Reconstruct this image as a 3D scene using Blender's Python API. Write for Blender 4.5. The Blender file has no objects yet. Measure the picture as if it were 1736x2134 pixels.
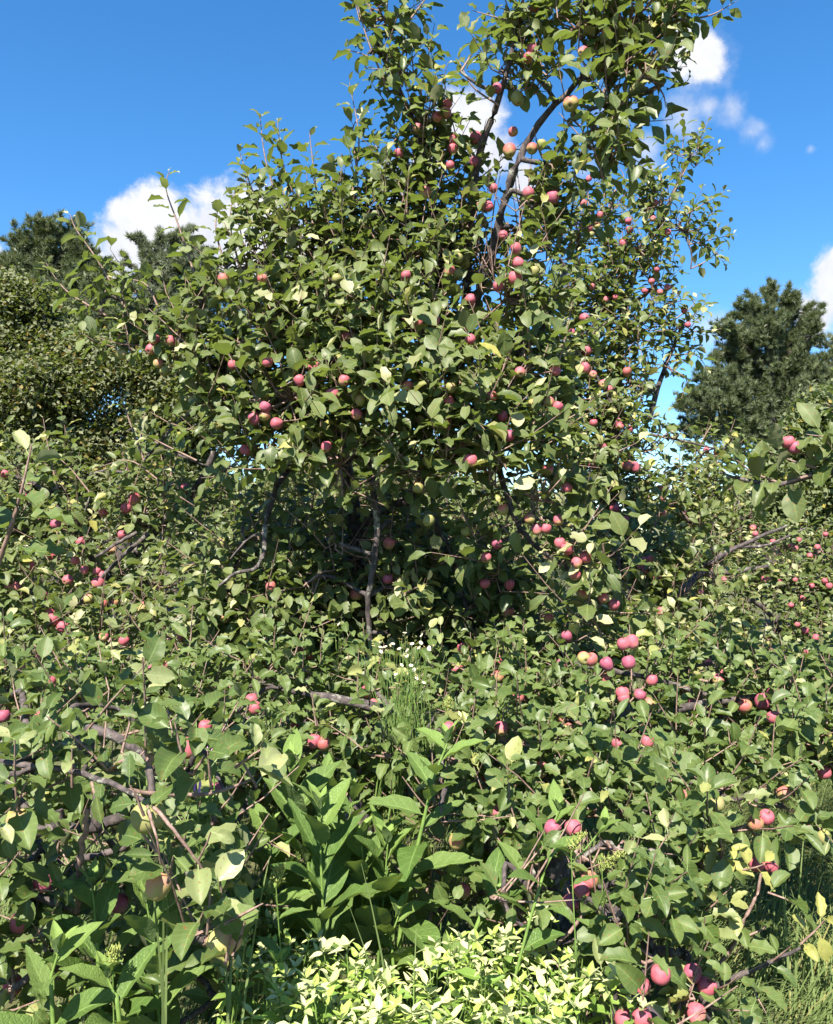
import bpy, math, random
import numpy as np
from mathutils import Matrix, Vector

SC = bpy.context.scene
COL = SC.collection
rng = np.random.default_rng(11)
random.seed(11)
TAU = math.tau

# ------------------------------------------------------------------ camera
CAM_H = 1.6
F_PX, CX, CY, HOR = 1776.0, 868.0, 1067.0, 1152.0      # photo units: 1736 x 2134
PITCH = math.atan((HOR - CY) / F_PX)
cam_d = bpy.data.cameras.new('camera')
cam = bpy.data.objects.new('camera', cam_d)
COL.objects.link(cam)
cam_d.sensor_fit = 'VERTICAL'
cam_d.sensor_height = 24.0
cam_d.lens = 24.0 * F_PX / 2134.0
cam_d.clip_start = 0.05
cam_d.clip_end = 3000
cam.location = (0, 0, CAM_H)
cam.rotation_euler = (math.pi / 2 + PITCH, 0, 0)
SC.camera = cam

# ------------------------------------------------------------------ light
SUN_EL, SUN_AZ = math.radians(50), math.radians(-16)   # behind the camera, a little to its left
sun_vec = np.array([math.sin(SUN_AZ) * math.cos(SUN_EL), -math.cos(SUN_AZ) * math.cos(SUN_EL), math.sin(SUN_EL)])
sl = bpy.data.lights.new('sun', 'SUN')
sl.energy = 5.0
sl.angle = math.radians(0.5)
sl.color = (1.0, 0.93, 0.82)
so = bpy.data.objects.new('sun', sl)
COL.objects.link(so)
so.rotation_euler = Vector(sun_vec).to_track_quat('Z', 'Y').to_euler()
so.location = (-3, -6, 12)

SC.view_settings.view_transform = 'Standard'
SC.view_settings.look = 'None'
SC.view_settings.exposure = 1.85
SC.view_settings.gamma = 1.0
SC.view_settings.use_curve_mapping = False
SC.render.engine = 'CYCLES'
SC.cycles.max_bounces = 6
SC.cycles.diffuse_bounces = 2
SC.cycles.transmission_bounces = 4
SC.cycles.glossy_bounces = 2
SC.cycles.use_denoising = True


def ray(px, py):
    """world direction (y = 1) through a point of the photograph"""
    u, v = (px - CX) / F_PX, (CY - py) / F_PX
    y = math.cos(PITCH) - v * math.sin(PITCH)
    z = math.sin(PITCH) + v * math.cos(PITCH)
    return np.array([u / y, 1.0, z / y])


def P(px, py, d):
    return np.array([0, 0, CAM_H]) + ray(px, py) * d


def project(V):
    r = V - np.array([0, 0, CAM_H])
    dep = r[:, 1] * math.cos(PITCH) + r[:, 2] * math.sin(PITCH)
    up = -r[:, 1] * math.sin(PITCH) + r[:, 2] * math.cos(PITCH)
    dep_s = np.maximum(dep, 1e-3)
    return CX + F_PX * r[:, 0] / dep_s, CY - F_PX * up / dep_s, dep


# ------------------------------------------------------------------ world
def build_world():
    w = bpy.data.worlds.new('World')
    SC.world = w
    w.use_nodes = True
    nt = w.node_tree
    N, L = nt.nodes, nt.links
    N.clear()
    out = N.new('ShaderNodeOutputWorld')
    bg = N.new('ShaderNodeBackground')
    bg.inputs['Strength'].default_value = 0.054
    L.new(bg.outputs[0], out.inputs[0])
    sky = N.new('ShaderNodeTexSky')
    sky.sky_type = 'NISHITA'
    sky.sun_disc = False
    sky.sun_elevation = SUN_EL
    sky.sun_rotation = math.atan2(sun_vec[0], sun_vec[1])
    sky.altitude = 200
    sky.air_density = 1.0
    sky.dust_density = 0.15
    sky.ozone_density = 3.0
    hsv = N.new('ShaderNodeHueSaturation')
    hsv.inputs['Saturation'].default_value = 1.30
    hsv.inputs['Value'].default_value = 1.3
    L.new(sky.outputs[0], hsv.inputs['Color'])
    tc = N.new('ShaderNodeTexCoord')
    nrm = N.new('ShaderNodeVectorMath'); nrm.operation = 'NORMALIZE'
    L.new(tc.outputs['Generated'], nrm.inputs[0])

    def noise(scale, detail, rough, dist=0.0):
        n = N.new('ShaderNodeTexNoise')
        n.inputs['Scale'].default_value = scale
        n.inputs['Detail'].default_value = detail
        n.inputs['Roughness'].default_value = rough
        n.inputs['Distortion'].default_value = dist
        L.new(nrm.outputs[0], n.inputs['Vector'])
        return n.outputs['Fac']

    def math_(op, a, b=None, c=None, clamp=False):
        m = N.new('ShaderNodeMath'); m.operation = op; m.use_clamp = clamp
        for i, x in enumerate((a, b, c)):
            if x is None: continue
            if isinstance(x, (int, float)): m.inputs[i].default_value = x
            else: L.new(x, m.inputs[i])
        return m.outputs[0]

    def blobs(lst):
        acc = None
        for px, py, r in lst:
            dv = ray(px, py); dv = dv / np.linalg.norm(dv)
            d = N.new('ShaderNodeVectorMath'); d.operation = 'DISTANCE'
            L.new(nrm.outputs[0], d.inputs[0])
            d.inputs[1].default_value = tuple(dv)
            k = math_('MULTIPLY_ADD', d.outputs['Value'], -F_PX / r * 0.93, 1.0)
            acc = k if acc is None else math_('SMOOTH_MAX', acc, k, 0.25)
        return acc
    n1 = noise(14, 7, 0.62, 0.3)
    n2 = noise(42, 5, 0.6)
    puff = blobs([(1432, 105, 62), (1470, 128, 50), (1412, 80, 40), (330, 500, 110), (265, 520, 85), (270, 450, 60), (330, 435, 60), (400, 525, 105), (470, 500, 110), (520, 460, 95), (440, 470, 80), (590, 510, 120), (680, 560, 100),
                  (250, 580, 60), (320, 580, 70), (980, 250, 85), (1030, 330, 90), (1090, 370, 60), (900, 330, 50),
                  (1760, 600, 90), (1745, 560, 60), (1690, 660, 60), (-40, 560, 70), (-180, 540, 150), (-400, 500, 180), (2100, 560, 220), (2500, 480, 200)])
    wisp = blobs([(1460, 130, 80), (1430, 245, 68), (1475, 225, 40), (1525, 235, 48), (1565, 275, 44), (1590, 300, 30), (1345, 310, 58), (1350, 345, 44), (1285, 235, 80),
                  (1500, 690, 90), (1660, 625, 50), (1690, 310, 14), (1220, 350, 70), (820, 370, 60)])
    def shape(f, amp, lo, hi):
        s = math_('MULTIPLY_ADD', n1, amp, -amp * 0.5)
        s2 = math_('MULTIPLY_ADD', n2, amp * 0.35, -amp * 0.175)
        s = math_('ADD', math_('ADD', f, s), s2)
        mr = N.new('ShaderNodeMapRange'); mr.interpolation_type = 'SMOOTHSTEP'
        mr.inputs['From Min'].default_value = lo; mr.inputs['From Max'].default_value = hi
        L.new(s, mr.inputs['Value'])
        return mr.outputs[0]
    cp = shape(puff, 1.5, 0.20, 0.62)
    cw = shape(wisp, 2.0, 0.22, 1.3)
    cov = math_('MAXIMUM', cp, math_('MULTIPLY', cw, 0.6), clamp=True)
    ramp = N.new('ShaderNodeMix'); ramp.data_type = 'RGBA'
    ramp.inputs['A'].default_value = (4.2, 4.4, 5.0, 1)
    ramp.inputs['B'].default_value = (5.4, 5.45, 5.6, 1)
    L.new(math_('MULTIPLY_ADD', n1, 3.0, -0.95, clamp=True), ramp.inputs['Factor'])
    mix = N.new('ShaderNodeMix'); mix.data_type = 'RGBA'
    L.new(cov, mix.inputs['Factor'])
    L.new(hsv.outputs[0], mix.inputs['A'])
    L.new(ramp.outputs['Result'], mix.inputs['B'])
    L.new(mix.outputs['Result'], bg.inputs['Color'])


build_world()


# ------------------------------------------------------------------ materials
def new_mat(name):
    m = bpy.data.materials.new(name)
    m.use_nodes = True
    nt = m.node_tree
    nt.nodes.clear()
    return m, nt.nodes, nt.links


def leaf_mat(name, front, front2, back, yellow, young, transl=0.28, rough=0.42, spec=0.5, vein=0.6, freq=7.0, net=False, tcol=(0.30, 0.42, 0.05), spots=True):
    """lf attribute: r = across, g = along, b = random, alpha = state (0 green, .5 young or painted sunlit underside, 1 yellow)"""
    m, N, L = new_mat(name)
    out = N.new('ShaderNodeOutputMaterial')
    at = N.new('ShaderNodeAttribute'); at.attribute_name = 'lf'
    sep = N.new('ShaderNodeSeparateColor'); L.new(at.outputs['Color'], sep.inputs[0])

    def M(op, a, b=None, c=None, clamp=False):
        n = N.new('ShaderNodeMath'); n.operation = op; n.use_clamp = clamp
        for i, x in enumerate((a, b, c)):
            if x is None: continue
            if isinstance(x, (int, float)): n.inputs[i].default_value = x
            else: L.new(x, n.inputs[i])
        return n.outputs[0]

    def MX(f, a, b):
        n = N.new('ShaderNodeMix'); n.data_type = 'RGBA'
        for k, x in (('Factor', f), ('A', a), ('B', b)):
            if isinstance(x, tuple): n.inputs[k].default_value = (*x, 1)
            elif isinstance(x, (int, float)): n.inputs[k].default_value = x
            else: L.new(x, n.inputs[k])
        return n.outputs['Result']
    u, v, r, st = sep.outputs[0], sep.outputs[1], sep.outputs[2], at.outputs['Alpha']
    au = M('MULTIPLY', M('ABSOLUTE', M('SUBTRACT', u, 0.5)), 2.0)
    comb = N.new('ShaderNodeCombineXYZ')
    L.new(u, comb.inputs[0]); L.new(M('MULTIPLY', v, 2.2), comb.inputs[1]); L.new(M('MULTIPLY', r, 40), comb.inputs[2])
    nz = N.new('ShaderNodeTexNoise'); nz.inputs['Scale'].default_value = 2.2; nz.inputs['Detail'].default_value = 3
    L.new(comb.outputs[0], nz.inputs['Vector'])
    mid = M('LESS_THAN', au, M('MULTIPLY_ADD', v, -0.045, 0.075))
    ph = M('FRACT', M('MULTIPLY_ADD', M('SUBTRACT', v, M('MULTIPLY', au, 0.22)), freq, 0.0))
    side = M('MULTIPLY', M('LESS_THAN', M('ABSOLUTE', M('SUBTRACT', ph, 0.5)), 0.07), 0.45)
    vn = M('MULTIPLY', M('MAXIMUM', mid, side), vein)
    c = MX(M('MULTIPLY_ADD', r, 0.7, M('MULTIPLY_ADD', nz.outputs['Fac'], 0.9, -0.3), clamp=True), front, front2)
    c = MX(M('MULTIPLY', vn, 0.55), c, tuple(min(1, x * 2.2 + 0.02) for x in front2))
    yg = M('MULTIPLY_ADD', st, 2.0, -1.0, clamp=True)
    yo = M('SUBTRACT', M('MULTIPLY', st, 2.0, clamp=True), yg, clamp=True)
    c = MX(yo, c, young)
    c = MX(M('MULTIPLY', yg, M('MULTIPLY_ADD', nz.outputs['Fac'], 1.0, 0.4, clamp=True)), c, yellow)
    if spots:                                            # brown blemishes on a few leaves
        vo = N.new('ShaderNodeTexNoise'); vo.inputs['Scale'].default_value = 5.0; vo.inputs['Detail'].default_value = 1
        L.new(comb.outputs[0], vo.inputs['Vector'])
        sp = M('MULTIPLY', M('GREATER_THAN', vo.outputs['Fac'], 0.665), 0.8)
        c = MX(sp, c, (0.16, 0.085, 0.03))
    b = MX(M('MULTIPLY', vn, 0.4), back, tuple(min(1, x * 1.35) for x in back))
    b = MX(M('MULTIPLY', yg, 0.7), b, yellow)
    geo = N.new('ShaderNodeNewGeometry')
    col = MX(geo.outputs['Backfacing'], c, b)
    rg = M('MULTIPLY_ADD', geo.outputs['Backfacing'], 0.35, M('MULTIPLY_ADD', r, 0.15, rough - 0.06))
    bs = N.new('ShaderNodeBsdfPrincipled')
    L.new(col, bs.inputs['Base Color']); L.new(rg, bs.inputs['Roughness'])
    bs.inputs['Specular IOR Level'].default_value = spec
    bump = N.new('ShaderNodeBump'); bump.inputs['Strength'].default_value = 0.35; bump.inputs['Distance'].default_value = 0.004
    if net:
        vo = N.new('ShaderNodeTexVoronoi'); vo.feature = 'DISTANCE_TO_EDGE'; vo.inputs['Scale'].default_value = 11.0
        cb = N.new('ShaderNodeCombineXYZ')
        L.new(M('MULTIPLY', u, 0.75), cb.inputs[0]); L.new(M('SUBTRACT', M('MULTIPLY', v, 1.8), M('MULTIPLY', au, 0.15)), cb.inputs[1]); L.new(M('MULTIPLY', r, 30), cb.inputs[2])
        L.new(cb.outputs[0], vo.inputs['Vector'])
        mr = M('MULTIPLY', vo.outputs['Distance'], 6.0, clamp=True)
        L.new(M('SUBTRACT', mr, mid), bump.inputs['Height'])
        bump.inputs['Strength'].default_value = 0.4
    else:
        L.new(M('MULTIPLY', vn, -1.0), bump.inputs['Height'])
    L.new(bump.outputs[0], bs.inputs['Normal'])
    tr = N.new('ShaderNodeBsdfTranslucent')
    L.new(MX(yg, MX(0.5, tcol, c), tuple(min(1, x * 1.1) for x in yellow)), tr.inputs['Color'])
    mx = N.new('ShaderNodeMixShader'); mx.inputs[0].default_value = transl
    L.new(bs.outputs[0], mx.inputs[1]); L.new(tr.outputs[0], mx.inputs[2])
    L.new(mx.outputs[0], out.inputs[0])
    return m


def simple_mat(name, c1, c2, scale=20, rough=0.8, detail=5, stretch=(1, 1, 1), bump=0.3, dist=0.01, spec=0.3, lo=0.35, hi=0.65):
    m, N, L = new_mat(name)
    out = N.new('ShaderNodeOutputMaterial')
    bs = N.new('ShaderNodeBsdfPrincipled')
    tc = N.new('ShaderNodeTexCoord')
    mp = N.new('ShaderNodeMapping'); mp.inputs['Scale'].default_value = stretch
    L.new(tc.outputs['Object'], mp.inputs[0])
    nz = N.new('ShaderNodeTexNoise'); nz.inputs['Scale'].default_value = scale; nz.inputs['Detail'].default_value = detail; nz.inputs['Roughness'].default_value = 0.65
    L.new(mp.outputs[0], nz.inputs['Vector'])
    rp = N.new('ShaderNodeValToRGB')
    rp.color_ramp.elements[0].position = lo; rp.color_ramp.elements[0].color = (*c1, 1)
    rp.color_ramp.elements[1].position = hi; rp.color_ramp.elements[1].color = (*c2, 1)
    L.new(nz.outputs['Fac'], rp.inputs[0]); L.new(rp.outputs[0], bs.inputs['Base Color'])
    bs.inputs['Roughness'].default_value = rough
    bs.inputs['Specular IOR Level'].default_value = spec
    if bump:
        b = N.new('ShaderNodeBump'); b.inputs['Strength'].default_value = bump; b.inputs['Distance'].default_value = dist
        L.new(nz.outputs['Fac'], b.inputs['Height']); L.new(b.outputs[0], bs.inputs['Normal'])
    L.new(bs.outputs[0], out.inputs[0])
    return m


def bark_mat(name):
    m = simple_mat(name, (0.030, 0.024, 0.024), (0.125, 0.100, 0.094), scale=38, stretch=(1, 1, 0.45), lo=0.4, hi=0.75, bump=0.9, dist=0.008, rough=0.85)
    N, L = m.node_tree.nodes, m.node_tree.links
    bs = next(n for n in N if n.type == 'BSDF_PRINCIPLED'); rp = next(n for n in N if n.type == 'VALTORGB'); tc = next(n for n in N if n.type == 'TEX_COORD')
    nz = N.new('ShaderNodeTexNoise'); nz.inputs['Scale'].default_value = 14; nz.inputs['Detail'].default_value = 6; nz.inputs['Roughness'].default_value = 0.75
    L.new(tc.outputs['Object'], nz.inputs['Vector'])
    r2 = N.new('ShaderNodeValToRGB'); r2.color_ramp.elements[0].position = 0.57; r2.color_ramp.elements[1].position = 0.64
    L.new(nz.outputs['Fac'], r2.inputs[0])
    mx = N.new('ShaderNodeMix'); mx.data_type = 'RGBA'; mx.inputs['B'].default_value = (0.20, 0.20, 0.165, 1)      # lichen
    L.new(r2.outputs[0], mx.inputs['Factor']); L.new(rp.outputs[0], mx.inputs['A']); L.new(mx.outputs['Result'], bs.inputs['Base Color'])
    return m


def apple_mat(name, ground, blush, dark, cover):
    m, N, L = new_mat(name)
    out = N.new('ShaderNodeOutputMaterial')
    bs = N.new('ShaderNodeBsdfPrincipled')
    tc = N.new('ShaderNodeTexCoord')
    oi = N.new('ShaderNodeObjectInfo')

    def M(op, a, b=None, c=None, clamp=False):
        n = N.new('ShaderNodeMath'); n.operation = op; n.use_clamp = clamp
        for i, x in enumerate((a, b, c)):
            if x is None: continue
            if isinstance(x, (int, float)): n.inputs[i].default_value = x
            else: L.new(x, n.inputs[i])
        return n.outputs[0]

    def MX(f, a, b):
        n = N.new('ShaderNodeMix'); n.data_type = 'RGBA'
        for k, x in (('Factor', f), ('A', a), ('B', b)):
            if isinstance(x, tuple): n.inputs[k].default_value = (*x, 1)
            elif isinstance(x, (int, float)): n.inputs[k].default_value = x
            else: L.new(x, n.inputs[k])
        return n.outputs['Result']
    sp = N.new('ShaderNodeSeparateXYZ'); L.new(tc.outputs['Object'], sp.inputs[0])
    ofs = N.new('ShaderNodeVectorMath'); ofs.operation = 'ADD'
    L.new(tc.outputs['Object'], ofs.inputs[0])
    cb = N.new('ShaderNodeCombineXYZ'); L.new(M('MULTIPLY', oi.outputs['Random'], 50), cb.inputs[0]); L.new(cb.outputs[0], ofs.inputs[1])
    nz = N.new('ShaderNodeTexNoise'); nz.inputs['Scale'].default_value = 1.6; nz.inputs['Detail'].default_value = 4
    L.new(ofs.outputs[0], nz.inputs['Vector'])
    # streaks that run from stalk to calyx
    ang = M('ARCTAN2', sp.outputs[1], sp.outputs[0])
    cs = N.new('ShaderNodeCombineXYZ'); L.new(M('MULTIPLY', ang, 7.0), cs.inputs[0]); L.new(M('MULTIPLY', sp.outputs[2], 1.2), cs.inputs[1]); L.new(M('MULTIPLY', oi.outputs['Random'], 90), cs.inputs[2])
    st = N.new('ShaderNodeTexNoise'); st.inputs['Scale'].default_value = 1.5; st.inputs['Detail'].default_value = 3
    L.new(cs.outputs[0], st.inputs['Vector'])
    side = M('MULTIPLY_ADD', sp.outputs[1], -0.40, M('MULTIPLY', sp.outputs[2], 0.45))     # the cheek that grew towards the sun
    f = M('ADD', side, M('MULTIPLY_ADD', nz.outputs['Fac'], 1.3, -0.65))
    f = M('ADD', f, M('MULTIPLY_ADD', oi.outputs['Random'], 0.5, cover - 0.25))
    f = M('ADD', f, M('MULTIPLY_ADD', st.outputs['Fac'], 0.8, -0.4))
    mr = N.new('ShaderNodeMapRange'); mr.interpolation_type = 'SMOOTHSTEP'
    mr.inputs['From Min'].default_value = -0.35; mr.inputs['From Max'].default_value = 0.45
    L.new(f, mr.inputs['Value'])
    red = MX(M('MULTIPLY_ADD', st.outputs['Fac'], 1.6, -0.5, clamp=True), dark, blush)
    c = MX(mr.outputs[0], ground, red)
    vo = N.new('ShaderNodeTexVoronoi'); vo.inputs['Scale'].default_value = 9.0
    L.new(ofs.outputs[0], vo.inputs['Vector'])
    c = MX(M('MULTIPLY', M('LESS_THAN', vo.outputs['Distance'], 0.13), 0.35), c, (0.42, 0.32, 0.22))     # lenticels
    sc = N.new('ShaderNodeTexNoise'); sc.inputs['Scale'].default_value = 2.7; sc.inputs['Detail'].default_value = 2
    L.new(ofs.outputs[0], sc.inputs['Vector'])
    c = MX(M('MULTIPLY', M('GREATER_THAN', sc.outputs['Fac'], 0.71), 0.6), c, (0.16, 0.11, 0.05))       # scab
    # waxy bloom
    c = MX(M('MULTIPLY', M('MULTIPLY_ADD', nz.outputs['Fac'], 1.2, -0.2, clamp=True), 0.36), c, (0.42, 0.27, 0.30))
    L.new(c, bs.inputs['Base Color'])
    bs.inputs['Roughness'].default_value = 0.58
    bs.inputs['Specular IOR Level'].default_value = 0.22
    bm = N.new('ShaderNodeBump'); bm.inputs['Strength'].default_value = 0.12; bm.inputs['Distance'].default_value = 0.003
    L.new(sc.outputs['Fac'], bm.inputs['Height']); L.new(bm.outputs[0], bs.inputs['Normal'])
    L.new(bs.outputs[0], out.inputs[0])
    return m


MAT = {}
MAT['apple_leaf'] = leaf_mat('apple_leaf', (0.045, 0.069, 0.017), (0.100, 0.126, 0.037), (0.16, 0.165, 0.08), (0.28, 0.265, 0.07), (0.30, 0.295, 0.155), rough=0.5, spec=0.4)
MAT['fresh_leaf'] = leaf_mat('fresh_leaf', (0.046, 0.077, 0.017), (0.095, 0.134, 0.036), (0.15, 0.17, 0.085), (0.26, 0.26, 0.07), (0.25, 0.27, 0.12), rough=0.5, spec=0.4)
MAT['comfrey_leaf'] = leaf_mat('comfrey_leaf', (0.060, 0.112, 0.022), (0.104, 0.156, 0.040), (0.12, 0.175, 0.065), (0.4, 0.38, 0.05), (0.17, 0.25, 0.06),
                               vein=0.6, freq=6, net=True, rough=0.6, spec=0.25, spots=False)
MAT['bract'] = leaf_mat('bract', (0.25, 0.30, 0.11), (0.46, 0.475, 0.26), (0.30, 0.34, 0.17), (0.26, 0.36, 0.06), (0.50, 0.56, 0.22), transl=0.3, rough=0.6, spec=0.25, vein=0.4, tcol=(0.5, 0.6, 0.15), spots=False)
MAT['mint_leaf'] = leaf_mat('mint_leaf', (0.10, 0.18, 0.03), (0.17, 0.26, 0.05), (0.18, 0.25, 0.09), (0.4, 0.42, 0.05), (0.3, 0.4, 0.1), transl=0.32, rough=0.5, spec=0.35, spots=False)
MAT['oak_leaf'] = leaf_mat('oak_leaf', (0.046, 0.062, 0.013), (0.100, 0.104, 0.026), (0.11, 0.12, 0.055), (0.22, 0.15, 0.03), (0.2, 0.2, 0.06), vein=0, spots=False, rough=0.36)
MAT['maple_leaf'] = leaf_mat('maple_leaf', (0.035, 0.060, 0.014), (0.070, 0.095, 0.022), (0.10, 0.12, 0.05), (0.28, 0.22, 0.03), (0.2, 0.2, 0.06), vein=0, spots=False, rough=0.4)
MAT['needle'] = leaf_mat('needle', (0.050, 0.070, 0.026), (0.100, 0.118, 0.046), (0.07, 0.09, 0.045), (0.12, 0.12, 0.05), (0.13, 0.15, 0.07), vein=0, spots=False, transl=0.15, rough=0.5)
MAT['pale_needle'] = leaf_mat('pale_needle', (0.10, 0.12, 0.07), (0.17, 0.185, 0.115), (0.1, 0.12, 0.075), (0.14, 0.14, 0.07), (0.16, 0.18, 0.1), vein=0, spots=False, transl=0.15, rough=0.5)
MAT['grass'] = leaf_mat('grass', (0.050, 0.095, 0.014), (0.125, 0.160, 0.032), (0.10, 0.14, 0.04), (0.26, 0.22, 0.08), (0.2, 0.25, 0.08), vein=0, spots=False, transl=0.3, rough=0.45)
MAT['bark'] = bark_mat('bark')
MAT['twig'] = simple_mat('twig', (0.11, 0.065, 0.052), (0.24, 0.165, 0.135), scale=60, bump=0.3, dist=0.002, rough=0.6)
MAT['pine_bark'] = simple_mat('pine_bark', (0.03, 0.026, 0.022), (0.08, 0.066, 0.056), scale=9, bump=0.6, dist=0.03, rough=0.9)
MAT['green_stem'] = simple_mat('green_stem', (0.08, 0.14, 0.03), (0.14, 0.21, 0.05), scale=30, bump=0.1, dist=0.002, rough=0.5)
MAT['stalk'] = simple_mat('stalk', (0.12, 0.13, 0.05), (0.2, 0.15, 0.08), scale=30, bump=0.0, rough=0.6)
MAT['calyx'] = simple_mat('calyx', (0.06, 0.045, 0.03), (0.13, 0.10, 0.06), scale=5, bump=0.0, rough=0.8)
MAT['plume'] = simple_mat('plume', (0.17, 0.22, 0.05), (0.30, 0.32, 0.09), scale=60, bump=0.0, rough=0.6)
MAT['petal'] = simple_mat('petal', (0.66, 0.60, 0.44), (0.78, 0.73, 0.58), scale=40, bump=0.0, rough=0.6)
MAT['disc'] = simple_mat('disc', (0.55, 0.38, 0.05), (0.7, 0.5, 0.1), scale=80, bump=0.0, rough=0.7)
MAT['purple'] = simple_mat('purple', (0.32, 0.12, 0.30), (0.5, 0.26, 0.45), scale=40, bump=0.0, rough=0.6)
MAT['soil'] = simple_mat('soil', (0.035, 0.042, 0.016), (0.085, 0.082, 0.034), scale=6, detail=8, bump=0.5, dist=0.02, rough=0.95)
RED, PUR, GRN, YEL = (0.36, 0.078, 0.092), (0.26, 0.045, 0.092), (0.22, 0.22, 0.04), (0.30, 0.24, 0.075)
MAT['r'] = apple_mat('apple_red', YEL, RED, (0.27, 0.032, 0.055), 0.40)
MAT['p'] = apple_mat('apple_crimson', (0.24, 0.15, 0.06), PUR, (0.21, 0.024, 0.055), 0.60)
MAT['m'] = apple_mat('apple_blush', (0.24, 0.235, 0.05), (0.34, 0.09, 0.055), (0.28, 0.04, 0.04), -0.08)
MAT['g'] = apple_mat('apple_green', (0.16, 0.185, 0.03), (0.24, 0.16, 0.05), (0.2, 0.12, 0.04), -0.65)
MAT['y'] = apple_mat('apple_peach', (0.26, 0.245, 0.06), (0.36, 0.17, 0.085), (0.32, 0.14, 0.07), -0.28)


# ------------------------------------------------------------------ mesh helpers
def make_mesh(name, V, F, mat, lf=None, smooth=True):
    """F: array of quads or triangles, or a list of such arrays"""
    me = bpy.data.meshes.new(name)
    V = np.asarray(V, dtype=np.float32)
    Fs = [np.asarray(f) for f in (F if isinstance(F, list) else [F])]
    Fs = [f for f in Fs if len(f)]
    me.vertices.add(len(V))
    me.vertices.foreach_set('co', V.ravel())
    idx = np.concatenate([f.ravel() for f in Fs]).astype(np.int32)
    tot = np.concatenate([np.full(len(f), f.shape[1]) for f in Fs]).astype(np.int32)
    start = np.concatenate([[0], np.cumsum(tot)[:-1]]).astype(np.int32)
    me.loops.add(len(idx))
    me.loops.foreach_set('vertex_index', idx)
    me.polygons.add(len(tot))
    me.polygons.foreach_set('loop_start', start)
    me.polygons.foreach_set('loop_total', tot)
    me.polygons.foreach_set('use_smooth', np.full(len(tot), smooth))
    if lf is not None:
        a = me.attributes.new('lf', 'FLOAT_COLOR', 'POINT')
        a.data.foreach_set('color', np.asarray(lf, dtype=np.float32).ravel())
    me.update(calc_edges=True)
    me.materials.append(mat)
    return me


def link(name, me, parent=None, loc=(0, 0, 0)):
    o = bpy.data.objects.new(name, me)
    COL.objects.link(o)
    o.location = loc
    if parent is not None:
        o.parent = parent
    return o


def thing(name, label, cat, loc, group=None, kind=None):
    o = link(name, None, None, tuple(float(x) for x in loc))
    o.empty_display_size = 0.1
    o['label'] = label
    o['category'] = cat
    if group: o['group'] = group
    if kind: o['kind'] = kind
    return o


class Geo:
    def __init__(self):
        self.V, self.F, self.n = [], [], 0

    def add(self, V, F):
        self.V.append(V); self.F.append(F + self.n); self.n += len(V)

    def mesh(self, name, mat, off=(0, 0, 0)):
        if not self.V: return None
        q = [f for f in self.F if f.shape[1] == 4]; t = [f for f in self.F if f.shape[1] == 3]
        fs = ([np.concatenate(q)] if q else []) + ([np.concatenate(t)] if t else [])
        return make_mesh(name, np.concatenate(self.V) - np.asarray(off), fs, mat)


def norm(a):
    return a / np.maximum(np.linalg.norm(a, axis=-1, keepdims=True), 1e-9)


def tube(pts, rad, k=6, cap=True):
    pts = np.asarray(pts, float); rad = np.asarray(rad, float); n = len(pts)
    tan = np.empty_like(pts)
    tan[1:-1] = pts[2:] - pts[:-2]; tan[0] = pts[1] - pts[0]; tan[-1] = pts[-1] - pts[-2]
    tan = norm(tan)
    ref = np.where(np.abs(tan[:, 2:3]) > 0.9, np.array([[1.0, 0, 0]]), np.array([[0, 0, 1.0]]))
    a = norm(np.cross(tan, ref)); b = np.cross(tan, a)
    th = np.arange(k) / k * TAU
    V = pts[:, None] + rad[:, None, None] * (np.cos(th)[None, :, None] * a[:, None] + np.sin(th)[None, :, None] * b[:, None])
    V = V.reshape(-1, 3)
    i, j = np.meshgrid(np.arange(n - 1), np.arange(k), indexing='ij')
    j2 = (j + 1) % k
    F = np.stack([i * k + j, i * k + j2, (i + 1) * k + j2, (i + 1) * k + j], -1).reshape(-1, 4)
    return V, F


def smooth_line(pts, m=4, wob=0.0):
    """Catmull-Rom through pts"""
    pts = np.asarray(pts, float)
    if len(pts) < 2: return pts
    p = np.vstack([2 * pts[0] - pts[1], pts, 2 * pts[-1] - pts[-2]])
    out = []
    for i in range(1, len(p) - 2):
        for t in np.arange(m) / m:
            a, b, c, d = p[i - 1], p[i], p[i + 1], p[i + 2]
            out.append(0.5 * (2 * b + (c - a) * t + (2 * a - 5 * b + 4 * c - d) * t * t + (3 * b - a - 3 * c + d) * t ** 3))
    out.append(p[-2])
    out = np.array(out)
    if wob:
        out[1:-1] += rng.normal(0, wob, (len(out) - 2, 3))
    return out


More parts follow.
